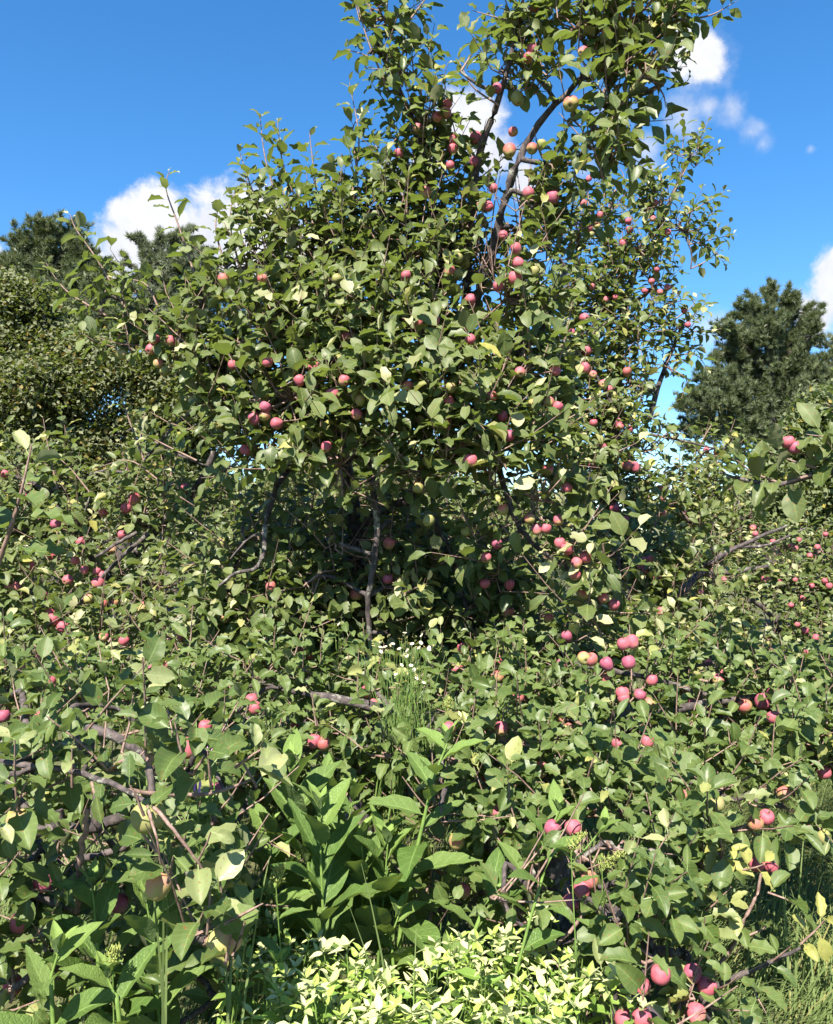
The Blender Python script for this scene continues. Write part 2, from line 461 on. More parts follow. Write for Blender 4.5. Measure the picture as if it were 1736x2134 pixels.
# ------------------------------------------------------------------ leaf templates
def leaf_template(nu, nv, kind, seed, pet=0.28):
    g = np.random.default_rng(seed)
    us = np.linspace(-1, 1, nu)
    vs = np.linspace(0, 1, nv)
    if kind == 'apple':
        hw = g.uniform(0.22, 0.36) * np.sin(np.pi * vs ** g.uniform(0.78, 0.95)) ** 0.72
        fold, curl, wave = g.uniform(0.1, 0.95), g.uniform(-0.25, 1.35), g.uniform(0.015, 0.09)
    elif kind == 'comfrey':
        hw = g.uniform(0.18, 0.25) * np.sin(np.pi * vs ** 0.72) ** 0.95
        fold, curl, wave = g.uniform(0.2, 0.5), g.uniform(0.1, 0.9), g.uniform(0.008, 0.02)
    else:                                                # bract / mint leaf
        hw = g.uniform(0.20, 0.25) * np.sin(np.pi * vs ** 0.70) ** 0.9
        fold, curl, wave = g.uniform(0.15, 0.5), g.uniform(-0.2, 0.5), 0.015
    hw = np.maximum(hw, 0.012)
    hw[-1] = 0.004
    ph, fr, sk = g.uniform(0, TAU), g.uniform(2.0, 3.5), g.uniform(-0.10, 0.10)
    U, Vv = np.meshgrid(us, vs)
    W = hw[:, None]
    ang = curl * Vv                                      # the blade bends downwards along its length
    x = U * W * math.cos(fold * 0.6) + sk * Vv ** 2
    z0 = np.abs(U) ** 1.2 * W * math.sin(fold) + wave * np.sin(TAU * fr * Vv + ph + U * 1.7) * np.abs(U)
    y = np.where(abs(curl) < 1e-3, Vv, np.sin(ang) / max(abs(curl), 1e-3) * np.sign(curl)) + z0 * np.sin(ang)
    z = -(1 - np.cos(ang)) / max(abs(curl), 1e-3) * np.sign(curl) + z0 * np.cos(ang)
    V = np.stack([x, y, z], -1).reshape(-1, 3)
    i, j = np.meshgrid(np.arange(nv - 1), np.arange(nu - 1), indexing='ij')
    F = np.stack([i * nu + j, i * nu + j + 1, (i + 1) * nu + j + 1, (i + 1) * nu + j], -1).reshape(-1, 4)
    uv = np.stack([(U * 0.5 + 0.5), Vv], -1).reshape(-1, 2)
    if pet:
        n = len(V)
        pw = 0.016
        V = np.vstack([V, [[-pw, -pet, 0.02], [pw, -pet, 0.02], [pw, 0.03, 0.002], [-pw, 0.03, 0.002]]])
        F = np.vstack([F, [[n, n + 1, n + 2, n + 3]]])
        uv = np.vstack([uv, np.full((4, 2), 0.5)])
        V[:, 1] += pet
    return V, F, uv


NT = 14
TPL = {'near': [leaf_template(5, 8, 'apple', 100 + i) for i in range(NT)],
       'mid': [leaf_template(3, 6, 'apple', 100 + i) for i in range(NT)],
       'far': [leaf_template(3, 4, 'apple', 100 + i, pet=0.25) for i in range(NT)]}


class Leaves:
    """a tree's leaves: base point, direction, normal, size, template, random, state"""
    def __init__(self, quality):
        self.q = quality
        self.rows = []

    def add(self, pos, Y, Z, s, rnd=None, state=None):
        n = len(pos)
        Y = norm(Y); Z = norm(Z - (Z * Y).sum(1, keepdims=True) * Y)
        rnd = rng.integers(0, 4, n) / 3.0 if rnd is None else rnd
        state = np.zeros(n) if state is None else state
        self.rows.append((pos, Y, Z, s, rng.integers(0, NT, n), rnd, state))

    def done(self):
        self.pos, self.Y, self.Z, self.s, self.t, self.rnd, self.st = [np.concatenate(c) for c in zip(*self.rows)]
        self.X = np.cross(self.Y, self.Z)
        self.rnd = np.round(self.rnd * 3) / 3
        self.st = np.round(self.st * 4) / 4

    def keep(self, m):
        for k in ('pos', 'Y', 'Z', 'X', 's', 't', 'rnd', 'st'):
            setattr(self, k, getattr(self, k)[m])

    def centre(self):
        return self.pos + self.Y * (self.s * 0.75)[:, None]

    def verts(self, sel):
        """geometry of the selected leaves, one template after another"""
        Vs, Fs, As, own, n0 = [], [], [], [], 0
        for t in range(NT):
            i = np.nonzero(sel & (self.t == t))[0]
            if not len(i): continue
            tv, tf, uv = TPL[self.q][t]
            V = self.pos[i, None] + self.s[i, None, None] * (tv[None, :, 0:1] * self.X[i, None] + tv[None, :, 1:2] * self.Y[i, None] + tv[None, :, 2:3] * self.Z[i, None])
            k = len(tv)
            A = np.empty((len(i), k, 4))
            A[:, :, :2] = uv[None]
            A[:, :, 2] = self.rnd[i, None]
            A[:, :, 3] = self.st[i, None]
            F = tf[None] + (np.arange(len(i)) * k)[:, None, None] + n0
            Vs.append(V.reshape(-1, 3)); Fs.append(F.reshape(-1, 4)); As.append(A.reshape(-1, 4)); own.append(np.repeat(i, k))
            n0 += len(i) * k
        return np.concatenate(Vs), np.concatenate(Fs), np.concatenate(As), np.concatenate(own)


LEAF_CACHE = {}


def leaf_mesh(q, t, rnd, st, mat):
    key = (q, t, round(rnd, 2), round(st, 2), mat)
    if key not in LEAF_CACHE:
        tv, tf, uv = TPL[q][t]
        A = np.empty((len(tv), 4)); A[:, :2] = uv; A[:, 2] = rnd; A[:, 3] = st
        LEAF_CACHE[key] = make_mesh('leaf', tv, tf, MAT[mat], A)
    return LEAF_CACHE[key]


def frame(pos, X, Y, Z, s):
    return Matrix(((X[0] * s, Y[0] * s, Z[0] * s, pos[0]), (X[1] * s, Y[1] * s, Z[1] * s, pos[1]), (X[2] * s, Y[2] * s, Z[2] * s, pos[2]), (0, 0, 0, 1)))


def unit(n):
    return norm(rng.normal(size=(n, 3)))


UP = np.array([0, 0, 1.0])


# ------------------------------------------------------------------ apple trees
class AppleTree:
    def __init__(self, label, base, quality, leaf, lai=3.4, group='apple trees of the orchard', yellow=0.012, pale=0.12, single=300, mat='apple_leaf'):
        self.mat = mat
        self.base = np.asarray(base, float)
        self.root = thing('apple_tree', label, 'apple tree', self.base, group)
        self.L = Leaves(quality)
        self.leaf, self.lai, self.yellow, self.pale, self.single = leaf, lai, yellow, pale, single
        self.nodes, self.nr = [], []
        self.limbs, self.twigs = [], Geo()
        self.blob_list = []

    def trunk(self, pts, r0, r1):
        p = smooth_line(pts, 5)
        r = np.linspace(r0, r1, len(p)) * (1 + 0.07 * rng.normal(size=len(p)))
        g = Geo(); g.add(*tube(p, r, 10))
        link('trunk', g.mesh('trunk', MAT['bark'], self.base), self.root)
        self.nodes += list(p[len(p) // 3:]); self.nr += list(r[len(p) // 3:])

    def limb(self, pts, r0, r1, k=7, mat='bark', node=True):
        p = smooth_line(pts, 4, min(0.004, r1 * 0.22))
        r = np.linspace(r0, r1, len(p)) * (1 + 0.05 * rng.normal(size=len(p)))
        g = Geo(); g.add(*tube(p, r, k))
        link('branch', g.mesh('branch', MAT[mat], self.base), self.root)
        if node:
            self.nodes += list(p[1:]); self.nr += list(r[1:])

    def join(self, start, r, lift=0.3):
        """a branch from the nearest wood to a point"""
        N = np.array(self.nodes)
        dv = N - start
        cost = np.linalg.norm(dv, axis=1) + lift * np.maximum(dv[:, 2], 0) * 1.5
        i = int(np.argmin(cost))
        a = N[i]
        if np.linalg.norm(a - start) < 0.05: return
        mid = (a + start) / 2 + np.array([0, 0, 0.06]) * np.linalg.norm(a - start) + rng.normal(0, 0.03, 3)
        self.limb([a, mid, start], min(self.nr[i] * 0.8, r * 1.6), r, 6)

    def shoots(self, B, axis, Ls, n_leaf, size, tipy=0.0):
        """shoots from points B along axis; alternate leaves in a spiral"""
        S = len(B)
        k = int(n_leaf)
        t = np.linspace(0.06, 1.0, k)
        bend = rng.normal(0, 0.12, (S, 3)) + np.array([0, 0, 0.10])
        pts = B[:, None] + axis[:, None] * (Ls[:, None] * t)[..., None] + bend[:, None] * (Ls[:, None] * t ** 2)[..., None]
        ax = norm(axis[:, None] + 2 * bend[:, None] * t[None, :, None])
        a = norm(np.cross(ax, UP + 0.01)); b = np.cross(ax, a)
        phi = np.arange(k)[None] * 2.4 + rng.uniform(0, TAU, (S, 1)) + rng.normal(0, 0.3, (S, k))
        rad = np.cos(phi)[..., None] * a + np.sin(phi)[..., None] * b
        lift = rng.normal(0.35, 0.25, (S, k, 1)) + 0.35 * t[None, :, None]
        Y = norm(rad + ax * lift + np.array([0, 0, -0.18]) + rng.normal(0, 0.12, (S, k, 3)))
        Z = norm(UP * 0.55 + sun_vec * 0.85 + ax * 0.2 + rng.normal(0, 0.42, (S, k, 3)))
        s = size * rng.uniform(0.6, 1.2, (S, k)) * (1 - 0.45 * np.clip(t[None] - 0.72, 0, 1) / 0.28 * (1 if tipy > 0 else 0.5))
        st = np.zeros((S, k))
        st[rng.random((S, k)) < self.yellow * 1.6] = 0.75
        st[rng.random((S, k)) < self.yellow * 0.4] = 1.0
        young = (t[None] > 0.80) & (rng.random((S, 1)) < max(tipy, self.pale))
        st = np.where(young, 0.25, st)
        st = np.where(young & (t[None] > 0.93), 0.5, st)
        self.L.add(pts.reshape(-1, 3), Y.reshape(-1, 3), Z.reshape(-1, 3), s.ravel(), None, st.ravel())
        for i in range(S):
            q = np.vstack([B[i], pts[i, k // 2], pts[i, -1]])
            self.twigs.add(*tube(q, [0.0034, 0.0026, 0.0014], 4))

    def blob(self, c, r, dens=1.0, up=0.55, leafsize=None, long=0.0):
        """a cloud of leafy shoots round c"""
        c = np.asarray(c, float)
        self.blob_list.append((c, r))
        size = leafsize or self.leaf
        area = size * size * 0.46
        n_l = self.lai * dens * math.pi * r * r / area
        k = 9
        S = max(2, int(n_l / k))
        d = unit(S)
        p = c + d * (r * 0.86 * rng.random((S, 1)) ** 0.42) * np.array([1, 1, 0.92])
        tree_c = self.base + UP * (c[2] - self.base[2]) * 0.6
        out = norm(p - tree_c)
        axis = norm(0.42 * d + 0.22 * out + up * UP + rng.normal(0, 0.42, (S, 3)))
        Ls = rng.uniform(0.10, 0.24, S) * (size / 0.07)
        self.shoots(p, axis, Ls, k, size)
        if self.nodes:
            self.join(c, 0.008 + 0.012 * min(r, 0.4))
            cc = c
            for i in range(S):
                m = (cc + p[i]) / 2 + rng.normal(0, 0.02, 3)
                self.twigs.add(*tube(np.vstack([cc, m, p[i]]), [0.006, 0.0045, 0.0032], 4))

    def tip(self, pts, n_leaf=14, size=None, young=1.0, r0=0.006):
        """one long leafy shoot along a line"""
        p = smooth_line(pts, 6)
        size = size or self.leaf
        self.twigs.add(*tube(p, np.linspace(r0, 0.0016, len(p)), 5))
        seg = np.linalg.norm(np.diff(p, axis=0), axis=1); cum = np.concatenate([[0], np.cumsum(seg)])
        t = np.linspace(0.12, 1.0, n_leaf)
        q = np.stack([np.interp(t * cum[-1], cum, p[:, i]) for i in range(3)], 1)
        ax = norm(np.gradient(q, axis=0))
        a = norm(np.cross(ax, np.array([0.1, 1, 0.1]))); b = np.cross(ax, a)
        phi = np.arange(n_leaf) * 2.4 + rng.uniform(0, TAU) + rng.normal(0, 0.25, n_leaf)
        rad = np.cos(phi)[:, None] * a + np.sin(phi)[:, None] * b
        Y = norm(rad + ax * (0.35 + 0.7 * t[:, None] ** 3) + np.array([0, 0, -0.12]) + rng.normal(0, 0.1, (n_leaf, 3)))
        Z = norm(UP * 0.9 + sun_vec * 0.4 + ax * 0.2 + rng.normal(0, 0.4, (n_leaf, 3)))
        s = size * rng.uniform(0.85, 1.2, n_leaf) * np.where(t > 0.75, 1 - 0.55 * (t - 0.75) / 0.25, 1.0)
        st = np.where(t > 0.9, 0.5 * young, np.where(t > 0.75, 0.25 * young, 0.0))
        self.L.add(q, Y, Z, s, None, st)
        if self.nodes and np.linalg.norm(np.array(self.nodes) - p[0], axis=1).min() > 0.06:
            self.join(p[0], 0.006)

    def spray(self, at, axis, n, size, state=0.0):
        """a rosette of leaves"""
        B = np.asarray(at, float)[None]
        y = self.yellow
        self.shoots(B, norm(np.asarray(axis, float)[None]), np.array([0.08]), n, size)
        if state:
            r = self.L.rows[-1]
            self.L.rows[-1] = (*r[:6], np.full(len(r[0]), state))

    def front(self, px, py, default):
        """distance of the crown's near side at a point of the photograph"""
        dv = ray(px, py); ln = np.linalg.norm(dv); dv = dv / ln
        best = None
        o = np.array([0, 0, CAM_H])
        for c, r in self.blob_list:
            w = c - o
            b = w @ dv
            h2 = w @ w - b * b
            if h2 < (r * 1.05) ** 2:
                t = (b - math.sqrt(max(r * r * 1.1 - h2, 0)) * 0.75) / ln
                best = t if best is None else min(best, t)
        return default if best is None else best

    def finish(self):
        self.L.done()


TREES = {}


def ground_z(x, y):
    return 0.03 * np.sin(x * 0.9 + 1.3) * np.cos(y * 0.7) + 0.02 * np.sin(x * 2.3 + y * 1.7)


def gpt(px, d):
    """a point on the ground below photo column px at distance d"""
    x = (px - CX) / F_PX * d
    return np.array([x, d, float(ground_z(x, d))])


def build_trees():
    global rng
    # ---- the tall tree in the middle
    A = AppleTree('tall apple tree in the middle with a dark leader limb reaching into the sky', gpt(748, 4.7), 'mid', 0.084, 5.6)
    TREES['A'] = A
    A.trunk([gpt(748, 4.7) - [0, 0, 0.05], P(752, 1500, 4.68), P(742, 1250, 4.6), P(752, 1090, 4.5)], 0.085, 0.062)
    A.limb([P(752, 1095, 4.5), P(800, 1062, 4.42), P(862, 1028, 4.35), P(940, 880, 4.3), P(965, 700, 4.2), P(995, 610, 4.1), P(1030, 510, 4.05), P(1062, 385, 3.95), P(1108, 280, 3.9), P(1180, 195, 3.85), P(1290, 90, 3.8), P(1420, 15, 3.75)], 0.040, 0.008, 8)
    A.limb([P(742, 1100, 4.52), P(725, 1000, 4.5), P(700, 860, 4.4), P(690, 700, 4.3), P(660, 560, 4.2), P(600, 450, 4.15)], 0.045, 0.012, 8)
    A.limb([P(950, 800, 4.3), P(925, 640, 4.3), P(915, 560, 4.25), P(900, 400, 4.15), P(860, 250, 4.05), P(800, 120, 4.0), P(775, 20, 3.95)], 0.03, 0.009)
    A.limb([P(970, 640, 4.2), P(985, 400, 4.1), P(1005, 300, 4.0), P(1030, 235, 3.95), P(1062, 130, 3.9), P(1080, 20, 3.9)], 0.024, 0.009)
    A.limb([P(715, 960, 4.5), P(600, 860, 4.2), P(512, 775, 4.05), P(430, 752, 4.0), P(350, 700, 4.0), P(250, 625, 4.0)], 0.03, 0.009)
    A.limb([P(765, 950, 3.85), P(785, 1080, 3.82), P(778, 1180, 3.85), P(766, 1260, 3.9), P(772, 1335, 3.95)], 0.016, 0.013)
    A.limb([P(1030, 930, 3.8), P(1042, 985, 3.72), P(1060, 1040, 3.7), P(1078, 1090, 3.7), P(1122, 1142, 3.72), P(1190, 1190, 3.75)], 0.015, 0.010)
    A.limb([P(1078, 1090, 3.7), P(1110, 1085, 3.7), P(1150, 1082, 3.7), P(1185, 1130, 3.72)], 0.008, 0.005, 6)
    A.limb([P(700, 900, 4.4), P(600, 980, 4.1), P(556, 1078, 3.9), P(550, 1150, 3.88), P(530, 1185, 3.85), P(490, 1195, 3.8), P(455, 1222, 3.78)], 0.017, 0.006)
    A.limb([P(556, 1110, 3.9), P(520, 1120, 3.88), P(480, 1165, 3.84)], 0.008, 0.004, 6)
    A.limb([P(900, 1020, 4.1), P(910, 1095, 4.0), P(935, 1140, 4.0), P(960, 1230, 4.05), P(990, 1320, 4.1)], 0.013, 0.010)
    A.limb([P(1000, 800, 4.2), P(1120, 700, 3.9), P(1180, 560, 3.9)], 0.02, 0.01)
    A.limb([P(752, 1110, 4.55), P(640, 1180, 4.7), P(520, 1230, 4.7)], 0.035, 0.012)
    A.limb([P(752, 1120, 4.55), P(900, 1230, 4.8), P(1050, 1260, 4.8)], 0.035, 0.012)
    blobs = [  # photo x, y, radius, distance, density
        (800, 40, 62, 3.95, .75), (840, 150, 66, 4.0, .8), (870, 250, 76, 4.05, .9), (770, 110, 40, 3.95, .5),
        (1085, 50, 72, 3.9, .8), (1050, 150, 76, 3.92, .7), (1115, 160, 66, 3.85, .8), (1200, 60, 84, 3.75, 1.05), (1310, 50, 84, 3.65, 1.1), (1255, 150, 84, 3.7, 1.15), (1335, 130, 62, 3.6, .9),
        (1265, 215, 60, 3.65, 1.2), (1235, 290, 54, 3.65, 1.2), (1275, 330, 48, 3.6, 1.1), (1255, 370, 40, 3.6, .8), (1360, 190, 40, 3.6, .7), (1195, 250, 50, 3.75, .6), (1410, 30, 52, 3.6, .7), (1200, 360, 40, 3.8, .6),
        (940, 300, 66, 4.1, .55), (890, 370, 92, 4.1, 1), (1140, 340, 46, 3.9, .5), (1120, 420, 66, 3.9, 1), (990, 400, 60, 4.1, .5),
        (790, 445, 92, 4.15, .9), (668, 470, 66, 4.15, .7), (560, 455, 56, 4.15, .55), (515, 555, 82, 4.05, .9), (680, 540, 116, 4.05, 1), (850, 540, 112, 4.0, 1), (985, 490, 76, 4.1, .8),
        (420, 625, 60, 4.0, .5), (300, 660, 48, 3.95, .35), (210, 655, 40, 3.95, .3), (255, 725, 62, 3.95, .5), (390, 720, 92, 3.95, .85), (560, 680, 124, 3.9, 1), (720, 680, 124, 3.85, 1), (890, 690, 124, 3.85, 1),
        (1060, 620, 104, 3.85, .9), (1140, 520, 80, 3.9, .8), (460, 850, 104, 3.9, .9), (610, 830, 124, 3.75, 1), (775, 830, 128, 3.65, 1), (945, 840, 132, 3.65, 1), (1090, 780, 100, 3.75, .9),
        (555, 950, 100, 3.8, .9), (710, 970, 110, 3.7, .85), (880, 980, 104, 3.65, .9), (1020, 960, 100, 3.6, 1), (960, 930, 80, 3.5, .9), (1120, 900, 90, 3.7, .8),
        (1110, 1040, 84, 3.65, .8), (1190, 1170, 80, 3.6, .85), (1040, 1120, 76, 3.75, .7), (1230, 1280, 74, 3.6, .8), (1210, 1090, 50, 3.7, .7),
        (640, 1120, 90, 4.5, .6), (520, 1130, 80, 4.2, .6), (860, 1130, 90, 4.5, .6), (480, 1230, 90, 4.2, .7), (640, 1260, 110, 4.4, .8), (800, 1250, 90, 4.4, .7), (940, 1260, 110, 4.4, .75), (1060, 1270, 90, 4.1, .8),
        (740, 1170, 56, 4.2, .6), (700, 1130, 66, 3.95, .6), (810, 1110, 60, 4.0, .5), (660, 1200, 60, 3.9, .6), (850, 1230, 66, 3.95, .7), (690, 1250, 80, 4.1, .8), (800, 1290, 76, 4.1, .8), (600, 1200, 76, 4.1, .7), (570, 1290, 80, 4.0, .8), (860, 1180, 70, 4.2, .6), (960, 1160, 76, 4.0, .8), (900, 1300, 76, 4.1, .8), (1000, 1210, 70, 3.9, .8),
        (480, 790, 80, 4.1, .9), (540, 870, 90, 4.2, 1), (430, 830, 70, 4.1, .8), (640, 900, 100, 4.3, 1), (1085, 480, 60, 4.05, .9), (1010, 570, 66, 4.1, .9), (1190, 450, 60, 4.1, .8), (1080, 700, 90, 4.2, 1), (1120, 830, 90, 4.2, 1), (760, 760, 120, 4.3, 1), (900, 580, 100, 4.3, 1), (760, 560, 100, 4.3, 1), (640, 640, 100, 4.3, 1), (1000, 780, 90, 4.3, 1),
        (560, 1370, 100, 4.2, .9), (720, 1380, 90, 4.3, .9), (900, 1390, 100, 4.2, .9), (1040, 1390, 90, 4.0, .9), (1160, 1370, 80, 3.9, .9)]
    for px, py, r, d, de in blobs:
        A.blob(P(px, py, d), r * d / F_PX, de, leafsize=0.096 if d <= 3.75 else None)
    for pts, d, n in [([(260, 640), (205, 545), (160, 480), (146, 447)], 3.95, 15), ([(225, 660), (150, 615), (120, 585), (96, 548)], 3.9, 14), ([(405, 570), (372, 470), (346, 395), (352, 356)], 4.0, 13),
                      ([(570, 520), (520, 380), (498, 312)], 4.1, 15), ([(600, 480), (555, 340), (541, 236)], 4.12, 18), ([(645, 480), (592, 350), (578, 252)], 4.15, 19), ([(665, 440), (652, 340), (645, 276)], 4.2, 11),
                      ([(735, 400), (748, 290), (728, 172)], 4.1, 14), ([(745, 360), (735, 270), (757, 240)], 4.1, 9), ([(810, 190), (765, 80), (738, -20)], 3.95, 15), ([(840, 60), (885, 0), (905, -40)], 3.95, 10),
                      ([(1040, 220), (985, 180), (955, 125)], 3.9, 9), ([(1090, 50), (1040, 38), (985, 22)], 3.9, 7), ([(1340, 160), (1390, 140), (1418, 126)], 3.6, 6), ([(1330, 140), (1378, 190), (1388, 225)], 3.6, 6),
                      ([(1400, 45), (1480, 32), (1532, 4)], 3.6, 9), ([(1245, 280), (1275, 320), (1305, 316)], 3.7, 6), ([(640, 560), (610, 470), (590, 410)], 4.0, 10), ([(500, 560), (480, 470), (486, 400)], 4.0, 11),
                      ([(760, 470), (800, 520), (830, 560)], 3.9, 9), ([(330, 640), (300, 590), (235, 580)], 3.95, 8), ([(960, 150), (985, 110), (990, 100)], 3.9, 4), ([(860, 480), (830, 380), (800, 330)], 4.0, 11),
                      ([(300, 960), (260, 850), (250, 820)], 4.2, 8), ([(470, 560), (450, 480), (455, 430)], 4.0, 9), ([(700, 460), (690, 390), (700, 340)], 4.15, 9), ([(780, 420), (790, 330), (775, 290)], 4.1, 10), ([(410, 960), (330, 920), (290, 895)], 4.1, 10)]:
        A.tip([P(x, y, d) for x, y in pts], int(n * 1.35), 0.084)

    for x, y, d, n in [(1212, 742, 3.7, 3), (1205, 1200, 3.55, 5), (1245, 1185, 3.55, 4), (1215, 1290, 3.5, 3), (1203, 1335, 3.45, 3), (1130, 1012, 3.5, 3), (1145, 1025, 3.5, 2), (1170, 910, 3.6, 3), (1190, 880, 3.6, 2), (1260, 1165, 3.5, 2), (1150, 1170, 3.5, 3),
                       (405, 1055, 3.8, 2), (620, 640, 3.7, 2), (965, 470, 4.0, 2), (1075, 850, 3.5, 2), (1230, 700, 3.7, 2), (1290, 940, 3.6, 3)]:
        A.spray(P(x, y, d), [rng.normal(0, 0.5), -0.4, 0.3], n, 0.085, 0.5)  # cream leaf colour paints in the look of sunlit undersides

    # ---- second tree, behind on the right
    B = AppleTree('apple tree behind the right side of the tall one, small red apples against blue sky', gpt(1290, 6.6), 'far', 0.082, 6.2, yellow=0.05, pale=0.3)
    TREES['B'] = B
    B.trunk([gpt(1290, 6.6) - [0, 0, 0.05], P(1285, 1300, 6.55), P(1270, 1050, 6.5), P(1275, 900, 6.45)], 0.08, 0.05)
    B.limb([P(1275, 920, 6.45), P(1290, 760, 6.4), P(1310, 600, 6.4), P(1370, 480, 6.35), P(1440, 320, 6.3)], 0.04, 0.01)
    B.limb([P(1275, 920, 6.45), P(1220, 760, 6.4), P(1200, 600, 6.4), P(1210, 460, 6.35)], 0.035, 0.01)
    B.limb([P(1275, 1000, 6.5), P(1340, 900, 6.2), P(1380, 780, 6.2), P(1420, 680, 6.2)], 0.03, 0.01)
    B.limb([P(1200, 735, 5.9), P(1245, 790, 5.85), P(1278, 850, 5.85), P(1292, 930, 5.9)], 0.016, 0.01)
    B.limb([P(1250, 1118, 5.4), P(1285, 1165, 5.4), P(1305, 1200, 5.4), P(1318, 1240, 5.4)], 0.014, 0.01, mat='twig')
    B.limb([P(1352, 905, 6.2), P(1420, 918, 6.1), P(1490, 935, 6.1)], 0.010, 0.006)
    B.limb([P(1305, 1050, 5.7), P(1330, 1080, 5.7), P(1350, 1120, 5.7)], 0.010, 0.006)
    for px, py, r, d, de in [(1440, 330, 42, 6.3, .55), (1360, 430, 60, 6.3, .6), (1270, 440, 58, 6.35, .55), (1205, 490, 66, 6.3, .65), (1420, 480, 52, 6.25, .6), (1330, 520, 66, 6.2, .7), (1255, 590, 74, 6.2, .8), (1360, 600, 52, 6.2, .6),
                             (1200, 640, 76, 6.2, .8), (1305, 690, 76, 6.15, .85), (1395, 690, 52, 6.2, .65), (1215, 740, 84, 6.1, .9), (1320, 800, 66, 6.1, .75), (1185, 850, 94, 6.0, 1), (1290, 880, 66, 6.0, .85), (1385, 760, 36, 6.2, .5),
                             (1340, 940, 50, 6.0, .6), (1240, 950, 86, 5.9, 1), (1190, 1020, 84, 5.8, .9), (1290, 1030, 76, 5.7, .95), (1370, 1060, 66, 5.9, .9), (1440, 1000, 46, 6.3, .7), (1490, 950, 46, 6.4, .6), (1480, 1030, 56, 6.2, .8), (1440, 1090, 66, 6.0, .9),
                             (1330, 1140, 76, 5.5, 1), (1260, 1180, 70, 5.4, .9), (1370, 1220, 86, 5.2, 1), (1310, 1300, 86, 5.0, 1), (1420, 1310, 86, 5.0, 1), (1250, 1360, 76, 4.7, .9), (1360, 1380, 86, 4.6, 1), (1470, 1180, 66, 5.6, .8)]:
        B.blob(P(px, py, d), r * d / F_PX, de)
    for pts, d, n in [([(1400, 410), (1450, 310), (1476, 250)], 6.3, 18), ([(1425, 450), (1475, 420), (1512, 397)], 6.25, 12), ([(1435, 510), (1490, 498), (1528, 488)], 6.2, 12), ([(1440, 500), (1490, 525), (1512, 552)], 6.2, 11),
                      ([(1400, 670), (1440, 640), (1455, 615)], 6.2, 9), ([(1400, 700), (1455, 690), (1485, 695)], 6.2, 9), ([(1330, 430), (1360, 360), (1345, 335)], 6.3, 10), ([(1280, 400), (1300, 370), (1285, 340)], 6.3, 7),
                      ([(1400, 740), (1450, 740), (1475, 770)], 6.2, 8), ([(1230, 460), (1225, 390), (1232, 370)], 6.3, 9), ([(1380, 760), (1430, 790), (1420, 830)], 6.1, 9), ([(1360, 930), (1395, 900), (1420, 915)], 6.1, 8),
                      ([(1440, 560), (1470, 545), (1500, 520)], 6.2, 8), ([(1440, 960), (1480, 890), (1490, 880)], 6.3, 9)]:
        B.tip([P(x, y, d) for x, y in pts], int(n * 1.3), 0.082, 0.8)

    # ---- third tree, further away on the right
    C = AppleTree('low spreading apple tree at the far right, its bare grey boughs leaning to the right', gpt(1590, 8.6), 'far', 0.084, 3.6, yellow=0.03, pale=0.25)
    TREES['C'] = C
    C.trunk([gpt(1500, 8.6) - [0, 0, 0.05], P(1500, 1330, 8.6), P(1470, 1240, 8.5)], 0.08, 0.06)
    C.limb([P(1400, 1250, 7.9), P(1440, 1215, 7.8), P(1500, 1160, 7.8), P(1570, 1125, 7.8), P(1640, 1095, 7.8)], 0.035, 0.012)
    C.limb([P(1425, 1232, 7.7), P(1460, 1195, 7.7), P(1520, 1192, 7.7), P(1600, 1180, 7.8)], 0.035, 0.02)
    C.limb([P(1540, 1140, 7.8), P(1600, 1135, 7.8), P(1680, 1100, 7.8)], 0.018, 0.008)
    C.limb([P(1560, 1250, 7.6), P(1590, 1265, 7.6), P(1610, 1290, 7.6), P(1622, 1312, 7.6)], 0.025, 0.018)
    C.limb([P(1405, 1265, 7.7), P(1430, 1290, 7.7), P(1450, 1310, 7.7)], 0.022, 0.014)
    for px, py, r, d, de in [(1460, 1110, 66, 8.2, .9), (1550, 1130, 62, 8.2, .7), (1630, 1150, 56, 8.1, .75), (1715, 1150, 62, 8.1, .85), (1790, 1180, 80, 8.1, .9), (1440, 1210, 80, 8.2, .9), (1540, 1220, 84, 8.1, .9), (1640, 1240, 84, 7.9, .95), (1730, 1260, 80, 7.8, .95),
                             (1500, 1310, 86, 7.7, 1), (1600, 1330, 86, 7.5, 1), (1700, 1350, 86, 7.4, 1), (1800, 1320, 90, 7.6, 1), (1540, 1020, 50, 8.4, .6), (1460, 1010, 50, 8.4, .6), (1510, 1400, 86, 7.2, 1), (1620, 1420, 86, 7.0, 1), (1730, 1430, 86, 6.9, 1), (1560, 1080, 50, 8.3, .7)]:
        C.blob(P(px, py, d), r * d / F_PX, de)

    # ---- left tree
    D = AppleTree('apple tree at the left edge with many pink apples on drooping grey branches', gpt(120, 5.4), 'mid', 0.084, 3.8, yellow=0.03)
    TREES['D'] = D
    D.trunk([gpt(180, 5.5) - [0, 0, 0.05], P(180, 1500, 5.45), P(200, 1330, 5.4), P(230, 1200, 5.2)], 0.07, 0.045)
    D.limb([P(230, 1215, 5.2), P(330, 1100, 5.0), P(400, 1025, 4.85), P(430, 985, 4.8), P(445, 940, 4.8)], 0.035, 0.014)
    D.limb([P(285, 1110, 4.7), P(240, 1135, 4.65), P(198, 1162, 4.6)], 0.012, 0.008)
    D.limb([P(310, 1112, 4.72), P(265, 1150, 4.65), P(210, 1205, 4.6), P(165, 1258, 4.55)], 0.014, 0.008)
    D.limb([P(300, 1200, 4.6), P(275, 1260, 4.5), P(270, 1320, 4.5)], 0.008, 0.005)
    D.limb([P(220, 1225, 4.6), P(240, 1290, 4.5), P(245, 1330, 4.5)], 0.006, 0.004)
    D.limb([P(230, 1215, 5.2), P(150, 1100, 5.1), P(90, 1020, 5.1), P(20, 990, 5.1)], 0.03, 0.01)
